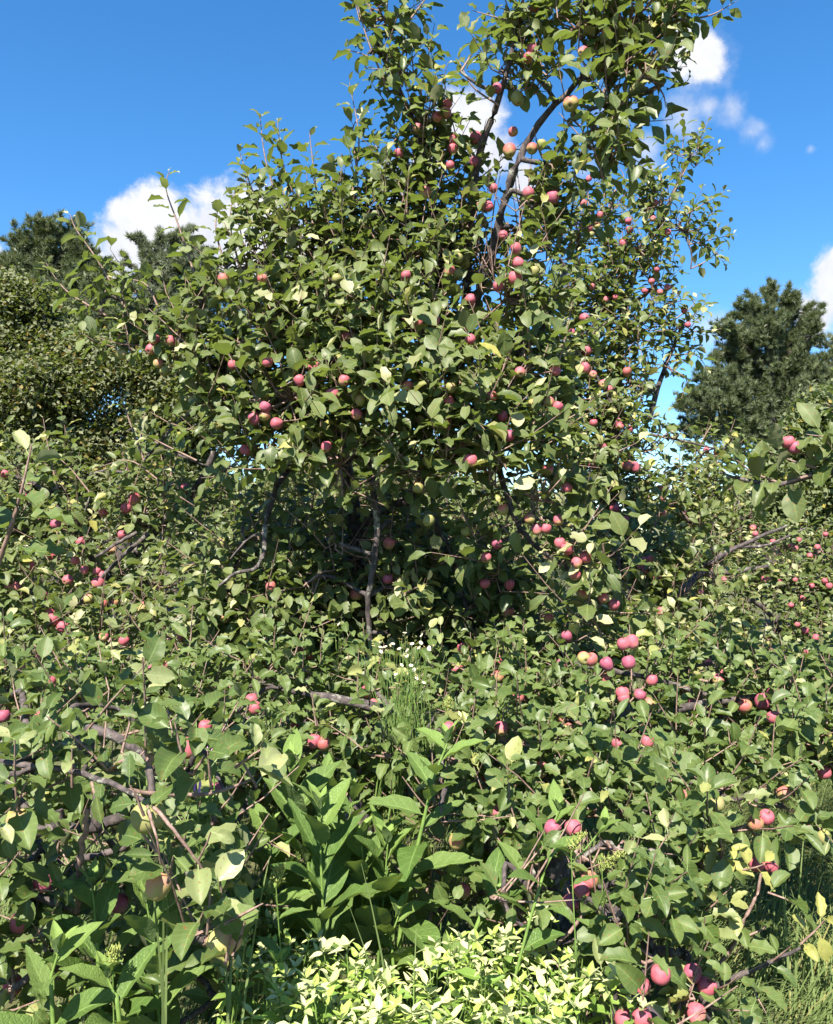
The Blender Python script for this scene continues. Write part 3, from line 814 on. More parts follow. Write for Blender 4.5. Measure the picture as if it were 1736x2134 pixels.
    for px, py, r, d, de in [(50, 1010, 60, 5.1, .8), (160, 1000, 56, 5.1, .7), (260, 985, 50, 5.0, .65), (350, 1010, 60, 4.9, .8), (40, 1110, 76, 4.95, .95), (160, 1110, 80, 4.9, .95), (290, 1090, 76, 4.9, .9), (410, 1050, 66, 4.8, .75),
                             (50, 1230, 86, 4.75, 1), (170, 1230, 86, 4.7, 1), (310, 1220, 84, 4.7, .9), (430, 1160, 66, 4.6, .8), (80, 1350, 90, 4.5, 1), (220, 1350, 86, 4.5, .9), (360, 1330, 80, 4.4, .9), (430, 1290, 60, 4.4, .7), (-60, 1150, 90, 4.9, 1), (-60, 1320, 90, 4.6, 1), (420, 1400, 70, 4.2, .9)]:
        D.blob(P(px, py, d), r * d / F_PX, de)
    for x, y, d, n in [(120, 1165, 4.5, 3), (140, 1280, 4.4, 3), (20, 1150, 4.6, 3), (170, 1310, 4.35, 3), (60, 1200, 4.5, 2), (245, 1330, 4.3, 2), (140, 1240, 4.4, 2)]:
        D.spray(P(x, y, d), [rng.normal(0, 0.5), -0.4, 0.3], n, 0.085, 0.5)  # sunlit undersides put into the leaf colour here too
    for pts, d, n in [([(120, 1020), (100, 930), (90, 872)], 5.0, 13), ([(190, 1030), (150, 980), (118, 950)], 4.9, 9), ([(330, 1000), (270, 960), (200, 975)], 4.8, 9), ([(400, 960), (340, 930), (285, 898)], 4.6, 10)]:
        D.tip([P(x, y, d) for x, y in pts], n, 0.074)

    # ---- low tree in the foreground left
    E = AppleTree('sprawling low apple branches in the left foreground with large unripe green apples', gpt(60, 2.9), 'near', 0.076, 5.4, yellow=0.015, mat='fresh_leaf')
    TREES['E'] = E
    E.trunk([gpt(-120, 2.9) - [0, 0, 0.05], P(-100, 1850, 2.85), P(-40, 1770, 2.75), P(60, 1730, 2.7)], 0.06, 0.032)
    E.limb([P(40, 1738, 2.72), P(110, 1728, 2.72), P(190, 1725, 2.72), P(260, 1700, 2.75)], 0.024, 0.018, 8)
    E.limb([P(-60, 1770, 2.75), P(-40, 1620, 2.6), P(60, 1520, 2.75), P(182, 1522, 2.8), P(230, 1530, 2.8), P(270, 1552, 2.8), P(325, 1595, 2.8), P(350, 1640, 2.85)], 0.020, 0.013, 8)
    E.limb([P(-40, 1580, 1.95), P(30, 1592, 1.9), P(120, 1602, 1.86), P(190, 1618, 1.82), P(265, 1648, 1.76), P(318, 1680, 1.7)], 0.008, 0.005, 7)
    E.limb([P(318, 1680, 1.68), P(345, 1708, 1.66), P(378, 1750, 1.66), P(412, 1795, 1.67), P(440, 1850, 1.7)], 0.0045, 0.0022, 6, 'twig')
    E.limb([P(308, 1680, 1.68), P(318, 1720, 1.63), P(328, 1752, 1.62), P(335, 1800, 1.64)], 0.0034, 0.0016, 6, 'twig')
    E.limb([P(265, 1648, 1.76), P(330, 1655, 1.8), P(420, 1655, 1.85), P(480, 1642, 1.9), P(520, 1625, 1.92)], 0.006, 0.003, 6, 'twig')
    E.limb([P(183, 1685, 2.0), P(176, 1740, 2.0), P(168, 1785, 2.02), P(163, 1830, 2.05), P(160, 1900, 2.1)], 0.007, 0.009, 7, 'twig')
    E.limb([P(160, 1790, 2.35), P(205, 1785, 2.35), P(255, 1765, 2.36), P(300, 1740, 2.4)], 0.010, 0.012, 7)
    E.limb([P(62, 1800, 2.3), P(82, 1770, 2.3), P(76, 1748, 2.3)], 0.012, 0.013, 7)
    E.limb([P(82, 1770, 2.3), P(105, 1782, 2.3), P(128, 1800, 2.3)], 0.006, 0.004, 6)
    E.limb([P(118, 1690, 2.6), P(124, 1730, 2.6), P(118, 1752, 2.6)], 0.02, 0.012, 7)
    for px, py, r, d, de in [(20, 1450, 80, 3.3, 1), (140, 1440, 80, 3.3, .9), (260, 1460, 80, 3.3, .9), (370, 1450, 80, 3.4, .9), (60, 1540, 64, 2.9, .7), (200, 1470, 60, 3.0, .7), (300, 1520, 60, 3.05, .7), (400, 1540, 70, 3.0, .8),
                             (0, 1590, 60, 1.95, .7), (60, 1620, 50, 1.95, .6), (140, 1580, 56, 1.95, .7), (230, 1600, 50, 1.9, .55), (310, 1600, 50, 1.85, .6), (390, 1610, 50, 2.0, .6), (60, 1690, 40, 1.85, .55),
                             (250, 1660, 46, 2.5, .6), (380, 1680, 70, 2.6, .7), (470, 1600, 70, 2.8, .8), (20, 1800, 60, 2.2, .7), (60, 1860, 66, 2.1, .8), (160, 1850, 56, 2.2, .7), (260, 1820, 56, 2.2, .6), (350, 1800, 50, 2.1, .6),
                             (440, 1720, 60, 2.45, .8), (480, 1800, 60, 2.5, .8), (430, 1850, 60, 2.3, .8), (500, 1900, 56, 2.4, .8), (300, 1760, 60, 2.5, .8), (200, 1660, 50, 2.3, .6), (120, 1780, 60, 2.6, .7), (360, 1930, 60, 2.3, .8),
                             (40, 1950, 76, 2.1, .8), (130, 2030, 76, 2.1, .7), (30, 2060, 80, 2.0, .8), (290, 1930, 56, 2.2, .7), (400, 1880, 46, 1.9, .6), (430, 1960, 46, 1.75, .4), (-60, 1700, 80, 2.0, 1), (-60, 1900, 80, 2.0, 1), (130, 1930, 60, 2.4, .8),
                             (60, 1700, 90, 3.3, .9), (220, 1720, 90, 3.4, .9), (360, 1760, 80, 3.2, .8), (230, 2050, 70, 2.3, .8), (340, 2060, 70, 2.3, .7), (450, 2080, 60, 2.2, .6), (90, 2130, 80, 2.1, .8), (300, 2140, 80, 2.1, .7)]:
        E.blob(P(px, py, d), r * d / F_PX, de)
    E.limb([P(-100, 1850, 2.85), P(-260, 1600, 2.4), P(-160, 1350, 1.95), P(-14, 1195, 1.76)], 0.02, 0.009, 6)
    E.tip([P(-10, 1190, 1.75), P(22, 1100, 1.72), P(45, 1020, 1.7), P(66, 928, 1.7)], 12, 0.088, 0.9, 0.006)
    for x, y, d, st, n in [(432, 1948, 1.68, 0.0, 4), (484, 1990, 1.66, 0.0, 4), (468, 1925, 1.66, 0.25, 4), (350, 1840, 1.7, 0.0, 3), (30, 1690, 1.8, 0.0, 4), (385, 1590, 1.75, 0.0, 5), (440, 1640, 1.8, 0.0, 5), (300, 1700, 1.66, 0.0, 4), (490, 1600, 1.85, 0.25, 4), (535, 1640, 1.9, 0.5, 2), (465, 1900, 1.75, 0.25, 4), (330, 1780, 1.75, 0, 4), (410, 1800, 1.68, 0.25, 4), (470, 2010, 1.7, 0, 4), (400, 1955, 1.7, 0, 4), (80, 1600, 1.9, 0, 5), (150, 1640, 1.85, 0.25, 4)]:
        E.spray(P(x, y, d), [rng.normal(0, 0.5), -0.3, 0.7], n, 0.080, st)

    # ---- low tree in the foreground, middle and right
    Fx = AppleTree('low spreading apple tree filling the right foreground, boughs close to the grass', gpt(1180, 3.5), 'near', 0.074, 4.2, yellow=0.015, mat='fresh_leaf')
    TREES['F'] = Fx
    Fx.trunk([gpt(1150, 3.7) - [0, 0, 0.05], P(1150, 1750, 3.65), P(1140, 1620, 3.6)], 0.075, 0.055)
    Fx.limb([P(1145, 1650, 3.6), P(1000, 1560, 3.4), P(860, 1500, 3.3), P(720, 1460, 3.2), P(600, 1440, 3.3)], 0.035, 0.012)
    Fx.limb([P(1145, 1650, 3.6), P(1280, 1560, 3.4), P(1400, 1480, 3.3), P(1600, 1450, 3.3)], 0.035, 0.012)
    Fx.limb([P(1200, 1385, 3.4), P(1260, 1395, 3.35), P(1330, 1408, 3.35), P(1400, 1425, 3.35), P(1480, 1450, 3.3)], 0.013, 0.009)
    Fx.limb([P(1380, 1410, 3.5), P(1440, 1390, 3.5), P(1500, 1380, 3.5)], 0.010, 0.006)
    Fx.limb([P(1145, 1680, 3.6), P(1250, 1850, 2.9), P(1335, 1962, 2.5), P(1400, 1985, 2.45), P(1432, 1996, 2.42), P(1470, 2080, 2.3), P(1482, 2150, 2.2)], 0.02, 0.011, 8)
    Fx.limb([P(1440, 2065, 2.33), P(1500, 2052, 2.3), P(1560, 2025, 2.28), P(1620, 1998, 2.26), P(1668, 1975, 2.25)], 0.010, 0.004)
    Fx.limb([P(1500, 2010, 2.34), P(1532, 1962, 2.33), P(1556, 1905, 2.32), P(1578, 1862, 2.32), P(1586, 1820, 2.32)], 0.006, 0.004, 6, 'twig')
    Fx.limb([P(1140, 1990, 2.3), P(1180, 1950, 2.3), P(1215, 1910, 2.3)], 0.004, 0.0055, 6, 'twig')
    Fx.limb([P(1340, 1745, 2.7), P(1400, 1770, 2.65), P(1470, 1815, 2.6)], 0.006, 0.003, 6, 'twig')
    Fx.limb([P(1640, 1560, 3.0), P(1650, 1610, 2.95), P(1655, 1660, 2.95)], 0.008, 0.005, 6)
    low = []
    rr = np.random.default_rng(5)
    for py, d in [(1435, 3.45), (1505, 3.2), (1575, 3.0), (1645, 2.82), (1715, 2.66), (1785, 2.5), (1855, 2.38), (1925, 2.28), (1995, 2.2), (2065, 2.12), (2135, 2.05)]:
        for px in np.arange(470, 1800, 92):
            x = px + rr.uniform(-30, 30); y = py + rr.uniform(-24, 24)
            if y > 1610 and 500 < x < 850: continue
            if y > 1750 and x < 1000: continue
            if y > 1930 and x < 1190: continue
            if y > 1640 and x > 1600: continue
            if y > 1700 and x > 1550: continue
            if y > 1740 and x > 1480: continue
            if y > 1850 and x > 1450: continue
            dd = d + rr.uniform(-0.12, 0.25)
            de = 0.9
            if 700 < x < 950 and y < 1560: de = 0.6
            low.append((x, y, 64, dd, de))
    low += [(600, 1640, 80, 3.3, .9), (740, 1640, 80, 3.3, .9), (860, 1680, 80, 3.1, .9), (620, 1760, 80, 3.2, .7), (900, 1800, 80, 3.0, .8), (1000, 1860, 70, 2.7, .8), (1080, 1900, 66, 2.5, .8), (900, 1900, 70, 2.7, .6), (780, 1860, 70, 3.0, .6),
            (1560, 1720, 56, 2.6, .7), (1630, 1680, 50, 2.75, .6), (1470, 1790, 60, 2.5, .7), (1400, 1870, 56, 2.4, .8), (1690, 1560, 76, 3.0, .9), (1780, 1600, 90, 3.0, .9), (1690, 1480, 76, 3.2, .9), (1430, 1900, 44, 2.35, .6)]
    for px, py, r, d, de in low:
        Fx.blob(P(px, py, d), r * d / F_PX, de, leafsize=0.068 if py < 1640 else 0.076)
    # sprays on the two bare twigs at the lower right
    for x, y, d, st, n, ax in [(1600, 1860, 2.31, 0, 3, (0.6, -0.2, -0.1)), (1545, 1930, 2.32, 0, 3, (-0.7, -0.2, 0.3)), (1560, 1950, 2.3, 0, 3, (0.7, -0.3, 0.4)), (1470, 1960, 2.3, 0.25, 5, (-.2, -.4, .5)), (1530, 1990, 2.3, 0, 4, (0, -0.5, 0.4)),
                               (1600, 2010, 2.27, 0, 3, (0.3, -0.4, 0.5)), (1668, 1968, 2.25, 1.0, 6, (0.5, -0.2, 0.5)), (1560, 2040, 2.27, 0, 3, (0.2, -0.3, -0.6)), (1500, 2060, 2.28, 0, 5, (0.1, -0.5, 0.3)), (1430, 2110, 2.2, 1.0, 7, (0, -0.3, 0.8)),
                               (1400, 2120, 2.15, 0.75, 4, (-0.3, -0.4, 0.6)), (1500, 1800, 2.4, 1.0, 7, (0.1, -0.4, 0.6)), (1540, 1815, 2.38, 1.0, 4, (0.4, -0.4, 0.2)), (1470, 1840, 2.36, 0.75, 5, (-0.3, -0.4, 0.4)), (1510, 1880, 2.36, 0.75, 4, (0, -.5, .2)),
                               (1545, 1690, 2.6, 0.25, 5, (-0.3, -0.4, 0.5)), (1600, 1740, 2.6, 0, 4, (0.4, -0.4, 0.1)), (1290, 1860, 2.3, 0, 5, (0, -0.5, 0.5)), (1350, 1870, 2.3, 0, 5, (0.2, -0.5, 0.5)), (1120, 1990, 2.2, 0, 4, (-0.2, -0.5, 0.4)), (1250, 2040, 2.15, 0.25, 5, (0, -0.5, 0.4)), (1220, 1470, 3.0, 0, 5, (0, -0.5, 0.5)),
                               (760, 1420, 3.1, 0.75, 4, (0, -.4, .6)), (770, 1470, 3.05, 0, 6, (0, -.4, .6)), (1225, 1620, 2.7, 1.0, 2, (0, -.4, .6))]:
        Fx.spray(P(x, y, d), ax, n, 0.078 if st < 0.5 else 0.06, st)

    # ---- branch of a tree that stands beyond the right edge
    G = AppleTree('apple branch reaching in from the right edge with two pink apples before dark pines', gpt(2150, 3.3), 'near', 0.086, 3.0)
    TREES['G'] = G
    G.trunk([gpt(2150, 3.3) - [0, 0, 0.05], P(2150, 1500, 3.3), P(2130, 1250, 3.3), P(2060, 1080, 3.25)], 0.075, 0.04)
    G.limb([P(2060, 1085, 3.25), P(1920, 1020, 3.15), P(1780, 980, 3.05), P(1700, 990, 3.0), P(1620, 1010, 2.98), P(1550, 1000, 2.96), P(1500, 985, 2.95)], 0.018, 0.004)
    G.limb([P(1800, 985, 3.06), P(1740, 950, 3.02), P(1680, 935, 3.0), P(1640, 915, 2.98)], 0.007, 0.003, 6)
    for pts, n in [([(1690, 990), (1600, 1012), (1520, 985)], 17), ([(1620, 1005), (1570, 985), (1530, 955)], 9), ([(1760, 960), (1700, 955), (1640, 930)], 10), ([(1780, 940), (1740, 915), (1680, 905)], 9), ([(1700, 975), (1650, 960), (1600, 940)], 8)]:
        G.tip([P(x, y, 2.98) for x, y in pts], n, 0.104, 0.2)
    for px, py, r, d, de in [(1790, 960, 56, 3.05, .7), (1860, 900, 90, 3.1, 1), (1950, 1000, 100, 3.2, 1), (2100, 900, 150, 3.3, 1), (1900, 1100, 80, 3.1, .9)]:
        G.blob(P(px, py, d), r * d / F_PX, de)

    # ---- rear row
    R = AppleTree('dim apple tree of the next row seen through gaps behind the tall tree', gpt(640, 8.2), 'far', 0.078, 2.6, single=60)
    TREES['R'] = R
    R.trunk([gpt(640, 8.2) - [0, 0, 0.05], P(640, 1350, 8.2), P(650, 1200, 8.2)], 0.08, 0.06)
    for px, py, r, d, de in [(420, 1150, 110, 8.0, 1), (560, 1080, 110, 8.2, 1), (700, 1040, 110, 8.2, 1), (840, 1060, 110, 8.2, 1), (980, 1100, 110, 8.2, 1), (1100, 1160, 110, 8.0, 1), (480, 1280, 120, 7.6, 1), (640, 1230, 120, 7.7, 1), (800, 1230, 120, 7.7, 1),
                             (960, 1270, 120, 7.6, 1), (1110, 1300, 110, 7.4, 1), (560, 1400, 120, 7.0, 1), (760, 1400, 120, 7.0, 1), (940, 1410, 120, 7.0, 1), (650, 900, 90, 8.4, .8), (820, 900, 90, 8.4, .8), (960, 950, 80, 8.4, .7), (300, 1300, 120, 7.8, 1), (120, 1250, 120, 7.8, 1), (-20, 1200, 110, 7.8, 1)]:
        R.blob(P(px, py, d), r * d / F_PX, de)
    for t in TREES.values():
        t.finish()


# ------------------------------------------------------------------ apples
OFF = {1: (0, 0), 2: (862.0, 0), 3: (0, 715.0), 4: (862.0, 715.0), 5: (0, 1419.0), 6: (862.0, 1419.0)}
RAW = {
    1: "925,1155,50,m 1085,1155,45,m 1680,1140,30,r 640,1405,25,r 705,1410,28,r 1430,1395,35,r 1395,1155,35,g 1650,635,30,r",
    2: "500,30,40,r 490,205,35,r 475,240,30,r 700,215,28,r 800,135,30,p 650,430,70,m 430,410,60,g 345,365,45,p 140,430,38,r 130,465,50,r 98,485,30,r 15,530,30,r 412,545,42,m 257,572,54,r 165,578,38,r 162,618,42,r 397,625,60,m 490,615,50,m 528,600,45,g 150,685,35,r 250,670,28,p 45,800,60,m 330,780,40,r 475,800,55,r 575,820,60,p 280,845,45,r 310,855,45,r 725,740,25,r 700,775,22,r 703,843,35,r 772,890,28,r 730,945,25,r 760,935,30,m 735,970,28,g 1000,840,30,r 977,877,33,r 990,905,28,r 863,912,28,r 890,917,30,r 892,950,30,r 867,1007,33,r 793,1005,28,r 1053,962,28,r 370,975,38,r 425,1030,50,r 432,1090,55,r 417,1152,60,r 500,1125,45,g 210,1090,50,g 182,1135,50,g 147,1122,48,m 185,1070,45,g 235,1240,50,r 350,1185,44,r 1008,1115,25,r 740,1185,28,r 835,1230,28,r 795,1240,22,r 1050,1190,28,r 985,1165,22,r 1020,1210,20,r 957,1205,25,r 707,1315,42,r 85,1330,45,r 15,1340,48,m 235,1405,45,r 655,1375,25,r 1120,1285,22,r 1135,1345,20,r",
    3: "625,25,48,r 505,48,45,g 655,85,40,m 680,115,45,g 1300,105,55,r 1107,80,48,r 1425,155,50,r 1375,215,62,r 1265,225,55,m 1240,155,34,r 1490,235,45,g 1685,180,45,m 1097,265,52,p 1052,312,55,p 1095,300,40,m 1145,333,55,r 1017,443,38,p 905,335,34,m 1350,430,38,r 965,90,38,r 1475,295,38,r 770,600,45,r 555,645,55,r 522,683,47,r 427,703,38,r 230,750,45,p 120,627,22,r 20,542,20,r 337,822,45,r 223,878,52,r 505,795,38,r 123,918,42,r 280,980,44,r 405,995,56,r 422,963,32,r 400,945,32,r 350,940,38,r 310,900,34,r 465,855,38,r 68,1010,36,r 35,1012,32,r 180,1045,38,r 425,1080,40,m 470,1077,44,m 365,1060,42,m 590,1097,52,m 220,1143,52,r 262,1175,54,r 210,1115,40,r 430,1215,42,r 513,1232,44,r 168,1300,42,r 108,1350,56,r 205,1402,50,r 1475,1040,56,m 1247,1270,50,r 1285,1285,48,r 1120,1008,46,m 915,830,42,g 1610,830,52,m 1605,975,45,p 1145,803,45,g 665,1235,44,m 745,1215,38,r 695,1327,38,r 630,1350,34,p 685,1385,36,m 930,1140,38,m",
    4: "710,103,48,r 883,120,40,m 587,115,35,r 743,130,36,r 785,170,42,r 810,190,32,r 720,30,45,r 440,120,36,r 322,222,40,r 148,245,36,r 155,185,38,g 367,303,42,p 560,245,44,m 495,255,42,m 595,265,38,r 853,345,38,r 893,358,34,r 850,325,30,p 745,330,35,r 132,332,40,p 397,383,36,p 235,487,62,r 785,430,32,r 740,507,33,r 885,507,48,m 915,515,45,r 558,525,36,r 635,600,34,r 370,690,40,m 480,728,44,m 220,778,48,g 62,735,52,g 30,755,45,g 18,600,45,g 510,772,48,r 548,768,48,r 600,733,32,r 833,685,44,r 838,718,24,r 877,728,30,r 605,828,46,r 637,850,54,r 713,885,52,r 675,910,40,r 668,960,42,r 705,1038,44,m 787,1055,44,r 830,1085,34,r 345,830,45,p 300,888,38,r 295,995,38,r 397,1000,45,r 390,1110,56,m 208,1265,56,r 352,1317,50,r 180,1352,52,r 1020,600,22,r 1027,640,28,r 1030,705,33,r 1130,705,25,r 1183,738,25,p 978,893,30,r 955,900,28,r 938,922,32,r 960,940,26,r 1238,860,30,p 1005,972,22,r 1023,1110,26,r 870,1245,34,r 905,1238,34,r 615,1327,52,p 705,1305,56,m 735,1310,48,m 800,1330,52,p 890,1322,58,p 985,1395,54,r 1213,1322,54,r 1270,1365,32,r 1260,1395,40,r 1630,1277,32,r 795,1390,38,m 635,1215,45,p 350,1380,45,m 560,1140,38,m 1578,433,62,p 1550,410,48,r 1213,443,22,r 1255,452,25,r 1405,765,28,r 1415,792,25,r 1455,978,30,r 1285,980,28,r 1350,985,25,r 1242,938,22,r 1190,1033,26,r 1578,850,30,r 1560,840,22,r 1672,845,25,r 1705,792,22,r 1595,815,20,r 1487,822,25,r 1640,880,25,r 1520,985,22,r 1580,980,20,r 1703,985,28,r 1720,1005,28,r 1648,1005,25,r 1610,1055,22,r 1562,1085,22,r 1620,1190,32,p 1665,1220,30,r 1588,1165,25,r 1230,1125,25,p 1235,1165,20,r",
    5: "1042,80,44,r 1055,112,34,r 850,190,42,r 850,230,42,m 775,278,40,r 1222,195,42,r 1340,260,52,m 1300,250,42,r 1515,45,46,r 1550,95,44,r 172,150,38,r 15,145,46,p 615,560,150,g 85,585,128,g 655,850,112,y 925,1075,136,y 490,585,56,m 495,925,48,p 178,835,36,p 890,450,46,p 80,1005,54,r 265,1115,48,m 55,1260,54,p 120,1300,42,r",
    6: "865,50,58,r 870,75,48,r 937,58,52,p 975,95,56,m 1447,85,70,p 1492,50,58,p 1370,105,62,m 1490,150,48,r 1120,40,50,p 1165,95,42,p 1205,100,42,p 432,68,50,r 363,198,52,r 145,200,50,r 845,262,46,r 968,250,56,r 605,165,50,m 635,200,48,m 305,390,66,r 527,370,64,r 350,550,66,r 575,610,64,p 660,608,56,r 178,665,50,m 375,645,46,m 1120,480,54,m 1255,510,48,g 1535,470,54,m 1700,380,50,r 1460,565,64,r 1415,590,54,m 1420,758,64,r 1480,762,64,r 697,868,62,r 730,825,50,m 205,870,62,r 650,920,60,p 1022,1215,86,r 1155,1210,76,p 1215,1265,60,r 940,1260,64,r 945,1395,60,r 875,1405,50,r 1170,1380,54,r 1700,650,64,g",
}


def tree_for(x, y, dz):
    if dz in (62, 48) and x > 1620 and 890 < y < 960: return 'G', 2.98
    if dz > 100: return 'E', {150: 1.72, 128: 1.85, 112: 1.78, 136: 1.72}[dz]
    if y > 1405:
        if x < 470: return 'E', None
        return 'F', None
    if x < 440 and y > 930: return 'D', None
    if x > 1400 and y > 1060: return 'C', None
    if x > 1180 and y > 1330: return 'F', None
    if x > 1370 and y > 880: return 'B', None
    if x > 1190 and 350 < y < 1090 and dz < 50: return 'B', None
    if x > 1300 and y >= 1090: return 'B', None
    return 'A', None


APPLES = []


def locate_apples():
    for c, txt in RAW.items():
        for item in txt.split():
            a, b, dz, k = item.split(',')
            x, y, dz = float(a) / 1.9863 + OFF[c][0], float(b) / 1.9863 + OFF[c][1], int(dz)
            tk, d = tree_for(x, y, dz)
            if d is None:
                default = {'A': 3.9, 'B': 6.0, 'C': 7.8, 'D': 4.7, 'E': 2.6, 'F': 2.9, 'G': 3.0}[tk]
                d = TREES[tk].front(x, y, default) + (0.22 if x < 110 and y > 1950 else 0.02)
            dia = float(np.clip(0.95 * dz / 1.9863 * d / F_PX, 0.046, 0.088 if dz < 100 else 0.092))
            APPLES.append(dict(x=x, y=y, dz=dz, k=k, tree=tk, d=d, r=dia / 2, c=P(x, y, d)))


def apple_profile(kind):
    # (radius, height) from calyx basin to stalk cavity
    p = {0: [(0, -.80), (.10, -.83), (.22, -.93), (.40, -.95), (.62, -.84), (.84, -.58), (.97, -.22), (1.0, .12), (.95, .44), (.80, .74), (.58, .90), (.36, .93), (.20, .84), (.08, .72), (0, .68)],
         1: [(0, -.86), (.10, -.90), (.20, -1.0), (.36, -1.02), (.55, -.90), (.76, -.62), (.92, -.24), (1.0, .14), (.97, .48), (.82, .80), (.58, .97), (.36, .99), (.20, .88), (.08, .74), (0, .70)],
         2: [(0, -.70), (.10, -.74), (.24, -.84), (.44, -.85), (.68, -.74), (.90, -.46), (1.0, -.10), (1.0, .18), (.92, .48), (.76, .72), (.54, .83), (.34, .83), (.18, .74), (.08, .62), (0, .58)]}[kind]
    return np.array(p)


APPLE_MESH = {}


def apple_mesh(kind, mat):
    key = (kind, mat)
    if key in APPLE_MESH: return APPLE_MESH[key]
    pr = apple_profile(kind)
    k = 22
    th = np.arange(k) / k * TAU
    lob = 1 + 0.03 * np.cos(5 * th + kind)[None] * np.clip(-pr[:, 1:2] + 0.2, 0, 1) + 0.025 * np.cos(th * 2 + kind * 2)[None]
    V = np.stack([pr[:, 0:1] * np.cos(th) * lob, pr[:, 0:1] * np.sin(th) * lob, np.repeat(pr[:, 1:2], k, 1) + 0.03 * np.cos(th)[None] * pr[:, 0:1]], -1).reshape(-1, 3)
    i, j = np.meshgrid(np.arange(len(pr) - 1), np.arange(k), indexing='ij')
    F = np.stack([i * k + j, i * k + (j + 1) % k, (i + 1) * k + (j + 1) % k, (i + 1) * k + j], -1).reshape(-1, 4)
    APPLE_MESH[key] = make_mesh('apple', V, F, MAT[mat])
    return APPLE_MESH[key]


def stalk_mesh():
    if 'stalk' not in APPLE_MESH:
        g = Geo()
        g.add(*tube(smooth_line([(0, 0, .62), (.03, .02, .9), (.12, .05, 1.25), (.2, .1, 1.45)], 2), np.linspace(.05, .065, 7), 6))
        APPLE_MESH['stalk'] = g.mesh('stalk', MAT['stalk'])
    return APPLE_MESH['stalk']


def calyx_mesh():
    if 'calyx' not in APPLE_MESH:
        V, F = [], []
        for q in range(5):
            a = q / 5 * TAU
            n = len(V)
            c, s = math.cos(a), math.sin(a)
            V += [(-s * .07, c * .07, -.80), (s * .07, -c * .07, -.80), (c * .12 + s * .03, s * .12 - c * .03, -.92), (c * .12 - s * .03, s * .12 + c * .03, -.92), (c * .17, s * .17, -.99)]
            F += [(n, n + 1, n + 2), (n, n + 2, n + 3), (n + 3, n + 2, n + 4)]
        APPLE_MESH['calyx'] = make_mesh('calyx', V, np.array(F), MAT['calyx'])
    return APPLE_MESH['calyx']


